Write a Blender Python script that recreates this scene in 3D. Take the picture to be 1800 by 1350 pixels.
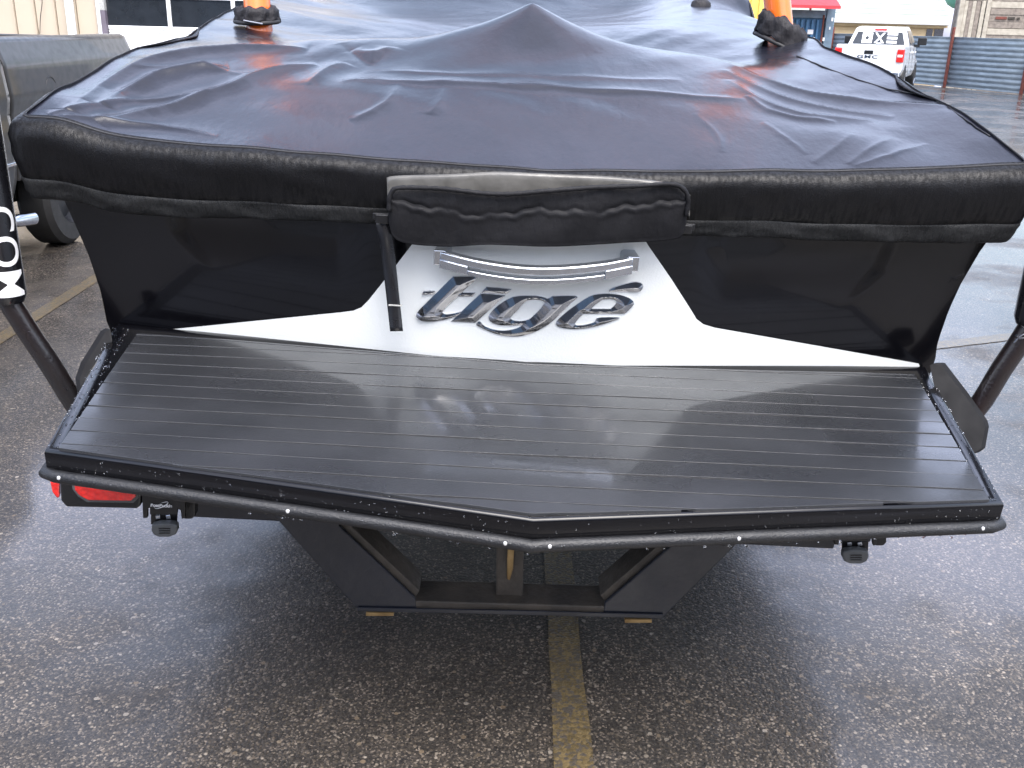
import bpy, bmesh, math, random
import numpy as np
from mathutils import Vector, Matrix
random.seed(7); rng = np.random.default_rng(7)
R_ = math.radians
for o in list(bpy.data.objects): bpy.data.objects.remove(o, do_unlink=True)
S = bpy.context.scene; COL = S.collection

# ------------------------------------------------------------------ camera
F, PW, PH = 1720., 1800., 1350.
PITCH, ROLL, CAMH = R_(20.25), R_(1.5), 1.78
cam = bpy.data.cameras.new('camera'); camo = bpy.data.objects.new('camera', cam); COL.objects.link(camo)
cam.sensor_width = 36; cam.lens = 36 * F / PW; cam.clip_start = .05; cam.clip_end = 900
CR = Matrix.Rotation(math.pi/2 - PITCH, 3, 'X') @ Matrix.Rotation(ROLL, 3, 'Z')
camo.matrix_world = Matrix.Translation((0, 0, CAMH)) @ CR.to_4x4()
S.camera = camo
# ------------------------------------------------------------------ sky, sun, exposure
SUN_EL, SUN_AZ = R_(61), R_(160)
w = bpy.data.worlds.new('World'); S.world = w; w.use_nodes = True
nt = w.node_tree; bg = nt.nodes['Background']
sky = nt.nodes.new('ShaderNodeTexSky'); sky.sky_type = 'NISHITA'; sky.sun_disc = False
sky.sun_elevation = SUN_EL; sky.sun_rotation = SUN_AZ; sky.dust_density = 4; sky.air_density = 1.2; sky.ozone_density = 1.5
hs = nt.nodes.new('ShaderNodeHueSaturation'); hs.inputs['Saturation'].default_value = .8
tc = nt.nodes.new('ShaderNodeTexCoord')
mp = nt.nodes.new('ShaderNodeMapping'); mp.inputs['Scale'].default_value = (1.2, 1.2, 2.6)
cn = nt.nodes.new('ShaderNodeTexNoise'); cn.inputs['Scale'].default_value = 2.2; cn.inputs['Detail'].default_value = 6
cr = nt.nodes.new('ShaderNodeValToRGB'); cr.color_ramp.elements[0].position = .44; cr.color_ramp.elements[1].position = .86
mx = nt.nodes.new('ShaderNodeMix'); mx.data_type = 'RGBA'
mx.inputs[7].default_value = (8.6, 9.0, 12.0, 1)
nt.links.new(sky.outputs[0], hs.inputs['Color']); nt.links.new(tc.outputs['Generated'], mp.inputs[0])
nt.links.new(mp.outputs[0], cn.inputs['Vector']); nt.links.new(cn.outputs[0], cr.inputs[0]); nt.links.new(cr.outputs[0], mx.inputs[0])
nt.links.new(hs.outputs[0], mx.inputs[6]); nt.links.new(mx.outputs[2], bg.inputs['Color'])
bg.inputs['Strength'].default_value = .13
sun = bpy.data.lights.new('sun', 'SUN'); sun.energy = 1.35; sun.angle = R_(45); sun.color = (1, .985, .96)
suno = bpy.data.objects.new('sun', sun); COL.objects.link(suno)
sd = Vector((math.sin(SUN_AZ)*math.cos(SUN_EL), math.cos(SUN_AZ)*math.cos(SUN_EL), math.sin(SUN_EL)))
suno.rotation_euler = sd.to_track_quat('Z', 'Y').to_euler(); suno.location = (0, 0, 30)
S.view_settings.view_transform = 'Standard'; S.view_settings.look = 'None'; S.view_settings.gamma = 1
S.view_settings.exposure = 1.75
S.render.engine = 'CYCLES'; S.cycles.max_bounces = 6; S.cycles.transmission_bounces = 4; S.cycles.glossy_bounces = 4; S.cycles.diffuse_bounces = 3

# ------------------------------------------------------------------ pixel helpers (photo is 1800x1350)
CRn = np.array(CR); CP = np.array([0, 0, CAMH])
def rx(a): return np.array([[1,0,0],[0,math.cos(a),-math.sin(a)],[0,math.sin(a),math.cos(a)]])
def ry(a): return np.array([[math.cos(a),0,math.sin(a)],[0,1,0],[-math.sin(a),0,math.cos(a)]])
def rz(a): return np.array([[math.cos(a),-math.sin(a),0],[math.sin(a),math.cos(a),0],[0,0,1]])
BO = np.array([.0483, 1.9322, .8467]); BR = rz(.0155) @ rx(.0874) @ ry(.0345)      # boat on its trailer, bow up
BM = Matrix.Translation(BO) @ Matrix(BR.tolist()).to_4x4()
def ray(u, v): return CRn @ np.array([(u-PW/2)/F, -(v-PH/2)/F, -1.])
def L(u, v, y=None, x=None, z=None):          # photo pixel -> boat coordinates on a plane
    d = BR.T @ ray(u, v); c = BR.T @ (CP - BO)
    i, val = (1, y) if y is not None else ((0, x) if x is not None else (2, z))
    return c + (val - c[i]) / d[i] * d
def Wd(u, v, Y=None, x=None, z=None):           # photo pixel -> world on a plane
    d = ray(u, v); i, val = (1, Y) if Y is not None else ((0, x) if x is not None else (2, z))
    return CP + (val - CP[i]) / d[i] * d
def G(u, v): return Wd(u, v, z=0.)

# ------------------------------------------------------------------ mesh helpers
class MB:
    def __init__(s): s.v = []; s.f = []
    def add(s, vs, fs):
        n = len(s.v); s.v += [tuple(float(c) for c in p) for p in vs]; s.f += [tuple(i+n for i in f) for f in fs]; return s
    def box(s, a, b, M=None):
        x0,y0,z0 = a; x1,y1,z1 = b
        vs = [(x0,y0,z0),(x1,y0,z0),(x1,y1,z0),(x0,y1,z0),(x0,y0,z1),(x1,y0,z1),(x1,y1,z1),(x0,y1,z1)]
        if M is not None: vs = [tuple(M @ Vector(p)) for p in vs]
        return s.add(vs, [(0,3,2,1),(4,5,6,7),(0,1,5,4),(1,2,6,5),(2,3,7,6),(3,0,4,7)])
    def tube(s, path, r, n=14, cap=True, flat=(1,1)):
        path = [Vector(p) for p in path]; rs = r if isinstance(r, (list, tuple)) else [r]*len(path)
        vs = []; fs = []; prev = None
        for i, p in enumerate(path):
            t = (path[min(i+1, len(path)-1)] - path[max(i-1, 0)]).normalized()
            ref = prev if prev is not None else (Vector((0,0,1)) if abs(t.z) < .9 else Vector((0,1,0)))
            a = (ref - t*ref.dot(t)).normalized(); b = t.cross(a); prev = a
            for k in range(n):
                q = 2*math.pi*k/n; vs.append(p + a*(rs[i]*flat[0]*math.cos(q)) + b*(rs[i]*flat[1]*math.sin(q)))
        for i in range(len(path)-1):
            for k in range(n):
                k2 = (k+1) % n; fs.append((i*n+k, i*n+k2, (i+1)*n+k2, (i+1)*n+k))
        if cap: fs += [tuple(range(n-1, -1, -1)), tuple((len(path)-1)*n+k for k in range(n))]
        return s.add(vs, fs)
    def prism(s, poly, fn0, fn1):               # polygon in 2D, two mappings to 3D (front and back)
        n = len(poly); vs = [fn0(*p) for p in poly] + [fn1(*p) for p in poly]
        return s.add(vs, [tuple(range(n)), tuple(range(2*n-1, n-1, -1))] + [((i+1) % n, i, n+i, n+(i+1) % n) for i in range(n)])
    def grid(s, P):                              # P[i][j] points
        a, b = len(P), len(P[0])
        return s.add([p for r in P for p in r], [(i*b+j, i*b+j+1, (i+1)*b+j+1, (i+1)*b+j) for i in range(a-1) for j in range(b-1)])
    def lathe(s, prof, n=24, M=None):            # prof (r,z) around z
        vs = []; m = len(prof)
        for k in range(n):
            q = 2*math.pi*k/n
            for r, z in prof:
                p = Vector((r*math.cos(q), r*math.sin(q), z)); vs.append(M @ p if M is not None else p)
        return s.add(vs, [(k*m+i, ((k+1) % n)*m+i, ((k+1) % n)*m+i+1, k*m+i+1) for k in range(n) for i in range(m-1)])
    def build(s, name, mat, parent=None, smooth=None, bevel=0, solid=0):
        me = bpy.data.meshes.new(name); me.from_pydata(s.v, [], s.f); me.update()
        bm = bmesh.new(); bm.from_mesh(me); bmesh.ops.recalc_face_normals(bm, faces=bm.faces); bm.to_mesh(me); bm.free()
        o = bpy.data.objects.new(name, me); COL.objects.link(o); me.materials.append(mat)
        if parent is not None: o.parent = parent
        if bevel:
            md = o.modifiers.new('bevel', 'BEVEL'); md.width = bevel; md.segments = 2; md.limit_method = 'ANGLE'; md.angle_limit = R_(40)
        if solid:
            md = o.modifiers.new('thick', 'SOLIDIFY'); md.thickness = solid; md.offset = 0
        if smooth is not None:
            me.polygons.foreach_set('use_smooth', [True]*len(me.polygons))
            if smooth < 180: me.set_sharp_from_angle(angle=R_(smooth))
        return o
def tag(o, label=None, cat=None, group=None, kind=None):
    for k, v in (('label', label), ('category', cat), ('group', group), ('kind', kind)):
        if v: o[k] = v
    return o
def empty(name, M=None, label=None, cat=None, group=None):
    o = bpy.data.objects.new(name, None); COL.objects.link(o); o.empty_display_size = .2
    if M is not None: o.matrix_world = M
    return tag(o, label, cat, group)
def catmull(pts, n):
    pts = [np.array(p, float) for p in pts]; out = []
    ex = [2*pts[0]-pts[1]] + pts + [2*pts[-1]-pts[-2]]
    d = [0]
    for i in range(len(pts)-1): d.append(d[-1] + np.linalg.norm(pts[i+1]-pts[i]))
    for t in np.linspace(0, d[-1], n):
        i = min(max(np.searchsorted(d, t, side='right')-1, 0), len(pts)-2); q = (t-d[i])/max(d[i+1]-d[i], 1e-9)
        a, b, c, e = ex[i], ex[i+1], ex[i+2], ex[i+3]
        out.append(.5*((2*b)+(-a+c)*q+(2*a-5*b+4*c-e)*q*q+(-a+3*b-3*c+e)*q**3))
    return out

# ------------------------------------------------------------------ materials
def new_mat(name):
    m = bpy.data.materials.new(name); m.use_nodes = True
    return m, m.node_tree, m.node_tree.nodes['Principled BSDF']
def N(nt, t, **kw):
    n = nt.nodes.new(t)
    for k, v in kw.items():
        if k in n.inputs: n.inputs[k].default_value = v
        else: setattr(n, k, v)
    return n
def ramp(nt, src, p0, c0, p1, c1):
    r = N(nt, 'ShaderNodeValToRGB'); e = r.color_ramp.elements
    e[0].position = p0; e[0].color = c0 if len(c0) == 4 else (*c0, 1); e[1].position = p1; e[1].color = c1 if len(c1) == 4 else (*c1, 1)
    nt.links.new(src, r.inputs[0]); return r.outputs[0]
def g3(v): return (v, v, v)
def mixc(nt, fac, a, b, mode='MIX'):
    m = N(nt, 'ShaderNodeMix', data_type='RGBA', blend_type=mode)
    for s, i in ((fac, 0), (a, 6), (b, 7)):
        if hasattr(s, 'is_output'): nt.links.new(s, m.inputs[i])
        else: m.inputs[i].default_value = s if i == 0 else (*s, 1)
    return m.outputs[2]
def objco(nt, scale=None):
    t = N(nt, 'ShaderNodeTexCoord').outputs['Object']
    if scale:
        m = N(nt, 'ShaderNodeMapping'); m.inputs['Scale'].default_value = scale; nt.links.new(t, m.inputs[0]); return m.outputs[0]
    return t
def noise(nt, co, scale, detail=4, rough=.55):
    n = N(nt, 'ShaderNodeTexNoise'); n.inputs['Scale'].default_value = scale; n.inputs['Detail'].default_value = detail; n.inputs['Roughness'].default_value = rough
    nt.links.new(co, n.inputs['Vector']); return n.outputs[0]
def bump(nt, h, strength, dist, nrm=None):
    b = N(nt, 'ShaderNodeBump'); b.inputs['Strength'].default_value = strength; b.inputs['Distance'].default_value = dist
    nt.links.new(h, b.inputs['Height'])
    if nrm is not None: nt.links.new(nrm, b.inputs['Normal'])
    return b.outputs[0]
def simple(name, col, rough=.5, metal=0, var=.15, scale=6, rvar=.1, bmp=0, bscale=60, coat=0, spec=.5, col2=None, cs=None):
    m, nt, p = new_mat(name); co = objco(nt, cs)
    n = noise(nt, co, scale)
    c2 = col2 or tuple(min(1, c*(1+var)) for c in col); c1 = col if col2 else tuple(c*(1-var) for c in col)
    nt.links.new(ramp(nt, n, .3, c1, .7, c2), p.inputs['Base Color'])
    nt.links.new(ramp(nt, noise(nt, co, scale*2.3), .3, g3(max(0, rough-rvar)), .7, g3(min(1, rough+rvar))), p.inputs['Roughness'])
    p.inputs['Metallic'].default_value = metal; p.inputs['Specular IOR Level'].default_value = spec
    if coat: p.inputs['Coat Weight'].default_value = coat; p.inputs['Coat Roughness'].default_value = .04
    if bmp: nt.links.new(bump(nt, noise(nt, co, bscale, 3), bmp, .01), p.inputs['Normal'])
    return m
M = {}
def asphalt():
    m, nt, p = new_mat('asphalt'); co = objco(nt)
    v1 = N(nt, 'ShaderNodeTexVoronoi'); v1.inputs['Scale'].default_value = 88; nt.links.new(co, v1.inputs['Vector'])
    v2 = N(nt, 'ShaderNodeTexVoronoi'); v2.inputs['Scale'].default_value = 190; nt.links.new(co, v2.inputs['Vector'])
    sep = N(nt, 'ShaderNodeSeparateColor'); nt.links.new(v1.outputs['Color'], sep.inputs[0])
    sep2 = N(nt, 'ShaderNodeSeparateColor'); nt.links.new(v2.outputs['Color'], sep2.inputs[0])
    r = N(nt, 'ShaderNodeValToRGB'); nt.links.new(sep.outputs[0], r.inputs[0]); e = r.color_ramp.elements
    e[0].position = 0; e[0].color = (.028, .024, .021, 1); e[1].position = 1; e[1].color = (.42, .38, .33, 1)
    for q, c in ((.45, (.05, .043, .035)), (.72, (.095, .08, .062)), (.88, (.165, .138, .108)), (.97, (.28, .245, .2))):
        x = e.new(q); x.color = (*c, 1)
    r2 = N(nt, 'ShaderNodeValToRGB'); nt.links.new(sep2.outputs[1], r2.inputs[0]); e = r2.color_ramp.elements
    e[0].position = .2; e[0].color = (.022, .019, .017, 1); e[1].position = 1; e[1].color = (.3, .26, .22, 1)
    x = e.new(.8); x.color = (.075, .065, .056, 1)
    v3 = N(nt, 'ShaderNodeTexVoronoi'); v3.inputs['Scale'].default_value = 48; nt.links.new(co, v3.inputs['Vector'])
    sep3 = N(nt, 'ShaderNodeSeparateColor'); nt.links.new(v3.outputs['Color'], sep3.inputs[0])
    binder = ramp(nt, v1.outputs['Distance'], .28, g3(1), .52, g3(0))
    base = mixc(nt, binder, r2.outputs[0], r.outputs[0])
    pick = N(nt, 'ShaderNodeMath', operation='GREATER_THAN'); nt.links.new(sep3.outputs[0], pick.inputs[0]); pick.inputs[1].default_value = .9
    rad = N(nt, 'ShaderNodeMath', operation='LESS_THAN'); nt.links.new(v3.outputs['Distance'], rad.inputs[0]); nt.links.new(ramp(nt, sep3.outputs[2], 0, g3(.12), 1, g3(.36)), rad.inputs[1])
    both = N(nt, 'ShaderNodeMath', operation='MULTIPLY'); nt.links.new(pick.outputs[0], both.inputs[0]); nt.links.new(rad.outputs[0], both.inputs[1])
    sc = N(nt, 'ShaderNodeValToRGB'); nt.links.new(sep3.outputs[1], sc.inputs[0]); e = sc.color_ramp.elements
    e[0].color = (.09, .075, .058, 1); e[1].color = (.36, .335, .3, 1); x = e.new(.45); x.color = (.22, .17, .115, 1); x = e.new(.75); x.color = (.3, .27, .23, 1)
    base = mixc(nt, both.outputs[0], base, sc.outputs[0])
    ck = N(nt, 'ShaderNodeTexVoronoi', feature='DISTANCE_TO_EDGE'); ck.inputs['Scale'].default_value = .55
    wob = N(nt, 'ShaderNodeTexNoise'); wob.inputs['Scale'].default_value = 3.5; wob.inputs['Detail'].default_value = 7; nt.links.new(co, wob.inputs['Vector'])
    cm = N(nt, 'ShaderNodeMix', data_type='RGBA', blend_type='LINEAR_LIGHT'); cm.inputs[0].default_value = .12; nt.links.new(co, cm.inputs[6]); nt.links.new(wob.outputs['Color'], cm.inputs[7]); nt.links.new(cm.outputs[2], ck.inputs['Vector'])
    crk = ramp(nt, ck.outputs['Distance'], .002, g3(.35), .006, g3(1)); fade = ramp(nt, noise(nt, co, .8, 3), .5, g3(1), .58, g3(0))
    base = mixc(nt, 1., base, mixc(nt, fade, crk, (1, 1, 1)), 'MULTIPLY')
    big = noise(nt, co, .9, 5); mid = noise(nt, co, 5, 4)
    base = mixc(nt, 1., base, ramp(nt, big, .35, (.40, .38, .36), .68, (.82, .775, .72)), 'MULTIPLY')
    base = mixc(nt, 1., base, ramp(nt, mid, .3, g3(.8), .7, g3(1.15)), 'MULTIPLY')
    nt.links.new(base, p.inputs['Base Color'])
    h = mixc(nt, .4, v1.outputs['Distance'], v2.outputs['Distance'])
    inv = N(nt, 'ShaderNodeInvert'); nt.links.new(h, inv.inputs['Color'])
    nb = bump(nt, inv.outputs[0], .55, .006)
    nt.links.new(nb, p.inputs['Normal'])
    p.inputs['Roughness'].default_value = .55
    wet = noise(nt, co, .75, 5, .6); film = noise(nt, co, 55, 3)
    nt.links.new(ramp(nt, wet, .40, g3(.3), .52, g3(1)), p.inputs['Coat Weight'])
    nt.links.new(ramp(nt, wet, .40, g3(.3), .56, g3(.06)), p.inputs['Coat Roughness'])
    p.inputs['Coat IOR'].default_value = 1.55
    nt.links.new(bump(nt, mixc(nt, .5, film, inv.outputs[0]), .07, .004), p.inputs['Coat Normal'])
    return m
M['asphalt'] = asphalt()
def worn_paint():
    m, nt, p = new_mat('worn_yellow_paint'); co = objco(nt)
    v = N(nt, 'ShaderNodeTexVoronoi'); v.inputs['Scale'].default_value = 110; nt.links.new(co, v.inputs['Vector'])
    sp = N(nt, 'ShaderNodeSeparateColor'); nt.links.new(v.outputs['Color'], sp.inputs[0])
    f = noise(nt, co, 9, 5); mm = N(nt, 'ShaderNodeMath', operation='ADD'); nt.links.new(sp.outputs[0], mm.inputs[0]); nt.links.new(f, mm.inputs[1])
    fac = ramp(nt, mm.outputs[0], .72, g3(0), 1.05, g3(1))
    y = ramp(nt, sp.outputs[1], .1, (.07, .05, .02), .9, (.125, .09, .04))
    nt.links.new(mixc(nt, fac, (.055, .046, .036), y), p.inputs['Base Color'])
    nt.links.new(bump(nt, v.outputs['Distance'], .5, -.005), p.inputs['Normal'])
    p.inputs['Roughness'].default_value = .5; p.inputs['Coat Weight'].default_value = .8; p.inputs['Coat Roughness'].default_value = .2
    return m
M['stripe'] = worn_paint()
def cloth(name, c0, c1, rough, weave, coat, coatr, streak=False, wave=0.0):
    m, nt, p = new_mat(name); co = objco(nt)
    n = noise(nt, co, 3.5, 5); nt.links.new(ramp(nt, n, .3, c0, .7, c1), p.inputs['Base Color'])
    fine = noise(nt, objco(nt, (1, 1, 1)), 420, 2)
    soft = noise(nt, objco(nt, (1.6, 1, 1)), 7, 4)
    nb = bump(nt, soft, .35, .012 + wave); nb = bump(nt, fine, weave, .0022, nb)
    if wave > .025:
        dm = N(nt, 'ShaderNodeMapping'); dm.inputs['Rotation'].default_value = (0, R_(38), 0); dm.inputs['Scale'].default_value = (38, 20, 9); nt.links.new(co, dm.inputs[0])
        nb = bump(nt, noise(nt, dm.outputs[0], 1., 3), .8, .012, nb)
    if streak:
        st = noise(nt, objco(nt, (110, 110, 5)), 1, 3)
        r = ramp(nt, st, .42, g3(rough-.13), .6, g3(rough+.1)); nt.links.new(r, p.inputs['Roughness'])
        nt.links.new(ramp(nt, st, .4, g3(coat), .62, g3(coat*.35)), p.inputs['Coat Weight'])
        nb = bump(nt, st, .22, .003, nb)
    else:
        p.inputs['Coat Weight'].default_value = coat
        nt.links.new(ramp(nt, noise(nt, co, 2.2, 5), .3, g3(rough-.08), .7, g3(rough+.08)), p.inputs['Roughness'])
    nt.links.new(nb, p.inputs['Normal']); nt.links.new(nb, p.inputs['Coat Normal'])
    p.inputs['Coat Roughness'].default_value = coatr; p.inputs['Specular IOR Level'].default_value = .12; p.inputs['Coat IOR'].default_value = 1.35
    return m
M['cover'] = cloth('wet_canvas', (.0065, .007, .012), (.010, .011, .018), .40, .12, 1., .18)
M['skirt'] = cloth('wet_vinyl_skirt', (.003, .003, .0035), (.005, .005, .006), .5, .4, .5, .30, True)
M['hem'] = cloth('gathered_hem', (.014, .0145, .015), (.026, .0265, .027), .6, .5, .12, .4, False, .03)
M['flap'] = cloth('black_nylon', (.010, .010, .0115), (.018, .018, .020), .55, .4, .12, .4, False, .024)
M['boot'] = cloth('boot_cloth', (.015, .014, .016), (.03, .029, .032), .6, .4, .15, .4, False, .05)
M['vinyl'] = simple('cloudy_clear_vinyl', (.05, .048, .043), .42, 0, col2=(.10, .096, .088), scale=14, rvar=.12, bmp=.3, bscale=16, coat=.25)
M['thread'] = simple('thread', (.012, .012, .014), .6)
def gelcoat(name, col, rough, bscale, bstr):
    m, nt, p = new_mat(name); co = objco(nt)
    n = noise(nt, co, 5, 5); nt.links.new(ramp(nt, n, .3, tuple(c*.85 for c in col), .7, tuple(min(1, c*1.1) for c in col)), p.inputs['Base Color'])
    nt.links.new(ramp(nt, noise(nt, co, 3, 6), .35, g3(rough), .75, g3(rough+.14)), p.inputs['Roughness'])
    nt.links.new(bump(nt, noise(nt, co, bscale, 3), bstr, .003), p.inputs['Normal'])
    p.inputs['Coat Weight'].default_value = .25; p.inputs['Coat Roughness'].default_value = .05; p.inputs['Specular IOR Level'].default_value = .3
    return m
M['black'] = gelcoat('black_gelcoat', (.0028, .0028, .004), .14, 4, .05)
M['white'] = simple('white_nonskid_gelcoat', (.80, .82, .80), .5, var=.02, scale=5, bmp=.1, bscale=190, spec=.3)
M['rim'] = gelcoat('wet_black_rim', (.003, .003, .004), .12, 30, .10)
def pad():
    m, nt, p = new_mat('wet_foam_pad'); co = objco(nt)
    n = noise(nt, co, 4, 5); nt.links.new(ramp(nt, n, .3, (.017, .018, .020), .7, (.026, .027, .030)), p.inputs['Base Color'])
    wet = noise(nt, objco(nt, (1.2, 2.4, 1)), 1.5, 5)
    nt.links.new(ramp(nt, wet, .38, g3(.22), .62, g3(.42)), p.inputs['Roughness'])
    nt.links.new(ramp(nt, wet, .42, g3(1), .66, g3(.5)), p.inputs['Coat Weight']); nt.links.new(ramp(nt, wet, .4, g3(.07), .64, g3(.24)), p.inputs['Coat Roughness'])
    nt.links.new(bump(nt, noise(nt, objco(nt, (1, 3, 1)), 140, 3), .35, .002), p.inputs['Normal'])
    return m
M['pad'] = pad()
M['groove'] = simple('groove_dark', (.006, .006, .007), .5, rvar=.2, scale=30)
def chrome(name, col, rough):
    m, nt, p = new_mat(name); p.inputs['Metallic'].default_value = 1; co = objco(nt)
    nt.links.new(ramp(nt, noise(nt, co, 30), .3, tuple(c*.93 for c in col), .7, col), p.inputs['Base Color'])
    nt.links.new(ramp(nt, noise(nt, co, 40), .4, g3(rough), .7, g3(rough+.06)), p.inputs['Roughness']); return m
M['chrome'] = chrome('chrome', (.62, .63, .66), .03)
M['alu'] = chrome('brushed_aluminium', (.6, .63, .68), .2)
M['darkmetal'] = chrome('dark_metal', (.25, .26, .29), .25)
M['rubber'] = simple('wet_rubber', (.007, .0075, .009), .46, var=.3, scale=14, bmp=.3, bscale=260, coat=.1)
M['plastic'] = simple('black_plastic', (.006, .006, .007), .38, bmp=.15, bscale=220)
M['greyplastic'] = simple('grey_plastic', (.085, .09, .092), .45, bmp=.15, bscale=200)
M['trailer'] = simple('trailer_black_paint', (.0035, .005, .010), .4, col2=(.007, .009, .016), scale=5, bmp=.2, bscale=40, coat=.25)
M['ruststeel'] = simple('dull_steel', (.03, .026, .022), .55, col2=(.07, .058, .045), scale=10, bmp=.3, bscale=70)
M['rustyblade'] = simple('tarnished_bronze', (.16, .10, .04), .45, .6, col2=(.32, .22, .1), scale=22)
M['pole'] = simple('rusting_black_pole', (.006, .006, .007), .32, col2=(.014, .007, .0065), scale=3, coat=.4, bmp=.2, bscale=120)
M['sleeve'] = simple('black_pvc_sleeve', (.008, .008, .01), .25, coat=.4)
M['letterwhite'] = simple('white_print', (.74, .74, .74), .45, var=.04)
M['tape'] = simple('grey_tape', (.3, .3, .29), .5, col2=(.5, .5, .48), scale=40)
def lens():
    m, nt, p = new_mat('red_lens'); co = objco(nt)
    v = N(nt, 'ShaderNodeTexVoronoi'); v.inputs['Scale'].default_value = 70; nt.links.new(co, v.inputs['Vector'])
    nt.links.new(ramp(nt, v.outputs['Distance'], .1, (.8, .02, .012), .8, (.6, .01, .008)), p.inputs['Base Color'])
    nt.links.new(bump(nt, v.outputs['Distance'], .6, .004), p.inputs['Normal'])
    p.inputs['Roughness'].default_value = .12; p.inputs['Coat Weight'].default_value = .8; p.inputs['Subsurface Weight'].default_value = .0
    return m
M['lens'] = lens()
M['orange'] = simple('orange_powdercoat', (.85, .16, .012), .22, var=.08, coat=.8)
M['screw'] = simple('painted_screw_head', (.62, .62, .62), .3, .4)
M['water'] = None
def water():
    m, nt, p = new_mat('water_bead'); nt.links.new(ramp(nt, noise(nt, objco(nt), 5), .3, (.9, .92, .95), .7, (1, 1, 1)), p.inputs['Base Color'])
    p.inputs['Roughness'].default_value = .03; p.inputs['IOR'].default_value = 1.33; p.inputs['Transmission Weight'].default_value = 1.; return m
M['water'] = water()
M['truckgrey'] = simple('grey_metallic_paint', (.028, .0275, .027), .4, .1, var=.04, coat=.45, bmp=.02, bscale=3)
M['truckwhite'] = simple('white_truck_paint', (.78, .79, .8), .28, var=.03, coat=.8)
M['tyre'] = simple('tyre_rubber', (.014, .014, .014), .6, bmp=.3, bscale=120)
M['glass'] = simple('dark_glass', (.02, .024, .03), .06, var=.2, coat=.6)
M['beige'] = simple('beige_steel_siding', (.47, .40, .31), .45, var=.05, scale=1.5)
M['trimwhite'] = simple('white_trim', (.78, .79, .8), .4, var=.05)
M['jamb'] = simple('mauve_jamb', (.14, .12, .15), .5)
M['roof'] = simple('pale_roof', (.30, .325, .29), .5, var=.07, scale=1.2, cs=(1, .2, 8))
M['gutter'] = simple('white_gutter', (.6, .6, .58), .4, var=.05)
M['stucco'] = simple('tan_wall', (.5, .38, .22), .7, var=.12, scale=3)
M['steel'] = simple('galvanised_sheet', (.20, .245, .28), .5, .2, var=.2, scale=2.2, rvar=.12, cs=(1, 1, 3))
M['rust'] = simple('rusted_post', (.13, .035, .025), .8, var=.35, scale=12, bmp=.4)
M['wood'] = simple('weathered_wood', (.12, .10, .085), .85, col2=(.26, .225, .19), scale=3.2, bmp=.4, bscale=25, cs=(2, 2, 2))
M['woodlight'] = simple('pale_weathered_wood', (.26, .235, .19), .85, col2=(.42, .385, .32), scale=5, bmp=.3, bscale=25)
M['bluesteel'] = simple('blue_container_paint', (.045, .14, .27), .5, var=.25, scale=5, bmp=.15, bscale=10)
M['blueframe'] = simple('slate_blue_paint', (.10, .15, .2), .5, var=.25, scale=6)
M['redcanvas'] = simple('red_canvas', (.62, .03, .04), .6, var=.1, scale=3)
M['yellowpaint'] = simple('yellow_paint', (.78, .5, .1), .5, var=.1, scale=3)
M['green'] = simple('mint_green_tank', (.2, .52, .38), .45, var=.12, scale=2)
M['paper'] = simple('white_sticker', (.75, .76, .76), .5, var=.05)
M['guard'] = simple('matt_black_guard', (.005, .005, .006), .7, spec=.25)
M['darkcladding'] = simple('dark_cladding', (.05, .053, .06), .6, var=.1, scale=1)
M['grit'] = simple('dark_grit', (.03, .025, .02), .8)

# ================================================================== GROUND
g = MB().add([(-220,-60,0),(220,-60,0),(220,380,0),(-220,380,0)], [(0,1,2,3)]).build('parking_lot', M['asphalt']); tag(g, kind='structure')
def stripe(a, b, wd, label):
    a = np.array(a[:2]); b = np.array(b[:2]); d = (b-a)/np.linalg.norm(b-a); n = np.array([-d[1], d[0]])*wd/2
    k = 40; P = [[], []]
    for i in range(k+1):
        c = a+(b-a)*i/k
        for s, q in ((0, 1), (1, -1)):
            e = c + n*q*(1 + .12*(rng.random()-.5)); P[s].append((e[0], e[1], .004))
    o = MB().grid(P).build('parking_stripe', M['stripe']); tag(o, label, 'parking stripe', 'painted stripes on the parking lot'); return o
stripe((.19, .6), (.16, 7.5), .098, 'worn yellow parking stripe running out from under the boat trailer')
stripe((-2.93, 4.1), (-3.02, 8.6), .1, 'faded yellow stripe on wet asphalt beside the dark grey pickup')
a = G(1610, 612); b = G(1900, 578); stripe(a, b, .115, 'clean yellow stripe on wet asphalt beyond the bare-ended guide pole')
# ================================================================== BOAT
boat = empty('wakeboard_boat', BM, 'black and white wakeboard boat with chrome lettered transom, stern towards the camera', 'boat')
TR = .12
def yb(x): return .64 + .13*max(abs(x)-.25, 0)
def ytr(x, z): return yb(x) - TR*z
# ---- transom (black), hull sides
HWL = [(L(u, v, y=.68)[2], -L(u, v, y=.68)[0]) for u, v in ((174,600),(168,585),(160,530),(140,460),(112,390),(95,350))]
HWR = [(L(u, v, y=.68)[2], L(u, v, y=.68)[0]) for u, v in ((1664,650),(1666,620),(1683,560),(1703,510),(1735,450),(1752,425))]
def hw(z, T):
    T = sorted(T); return float(np.interp(z, [t[0] for t in T], [t[1] for t in T])) if z > -.06 else T[0][1] - .25*(-.06-z)
def scoop(x, z):          # moulded recess in each black quarter of the transom
    ax = abs(x)
    if z < .0 or ax < .38 or ax > 1.0: return 0
    edge = .98 - .9*max(0, .30-z)**1.15 - ax         # distance inside the outer curved edge
    low = z - (.155 + .02*(ax-.5))
    d = min(edge, low, ax-.40)
    t = min(max(edge/.05, 0), 1)*min(max(low/.2, 0), 1)*min(max((ax-.40)/.12, 0), 1); return .016*t*t*(3-2*t)
P = []
zs = np.linspace(-.42, .52, 120)
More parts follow.
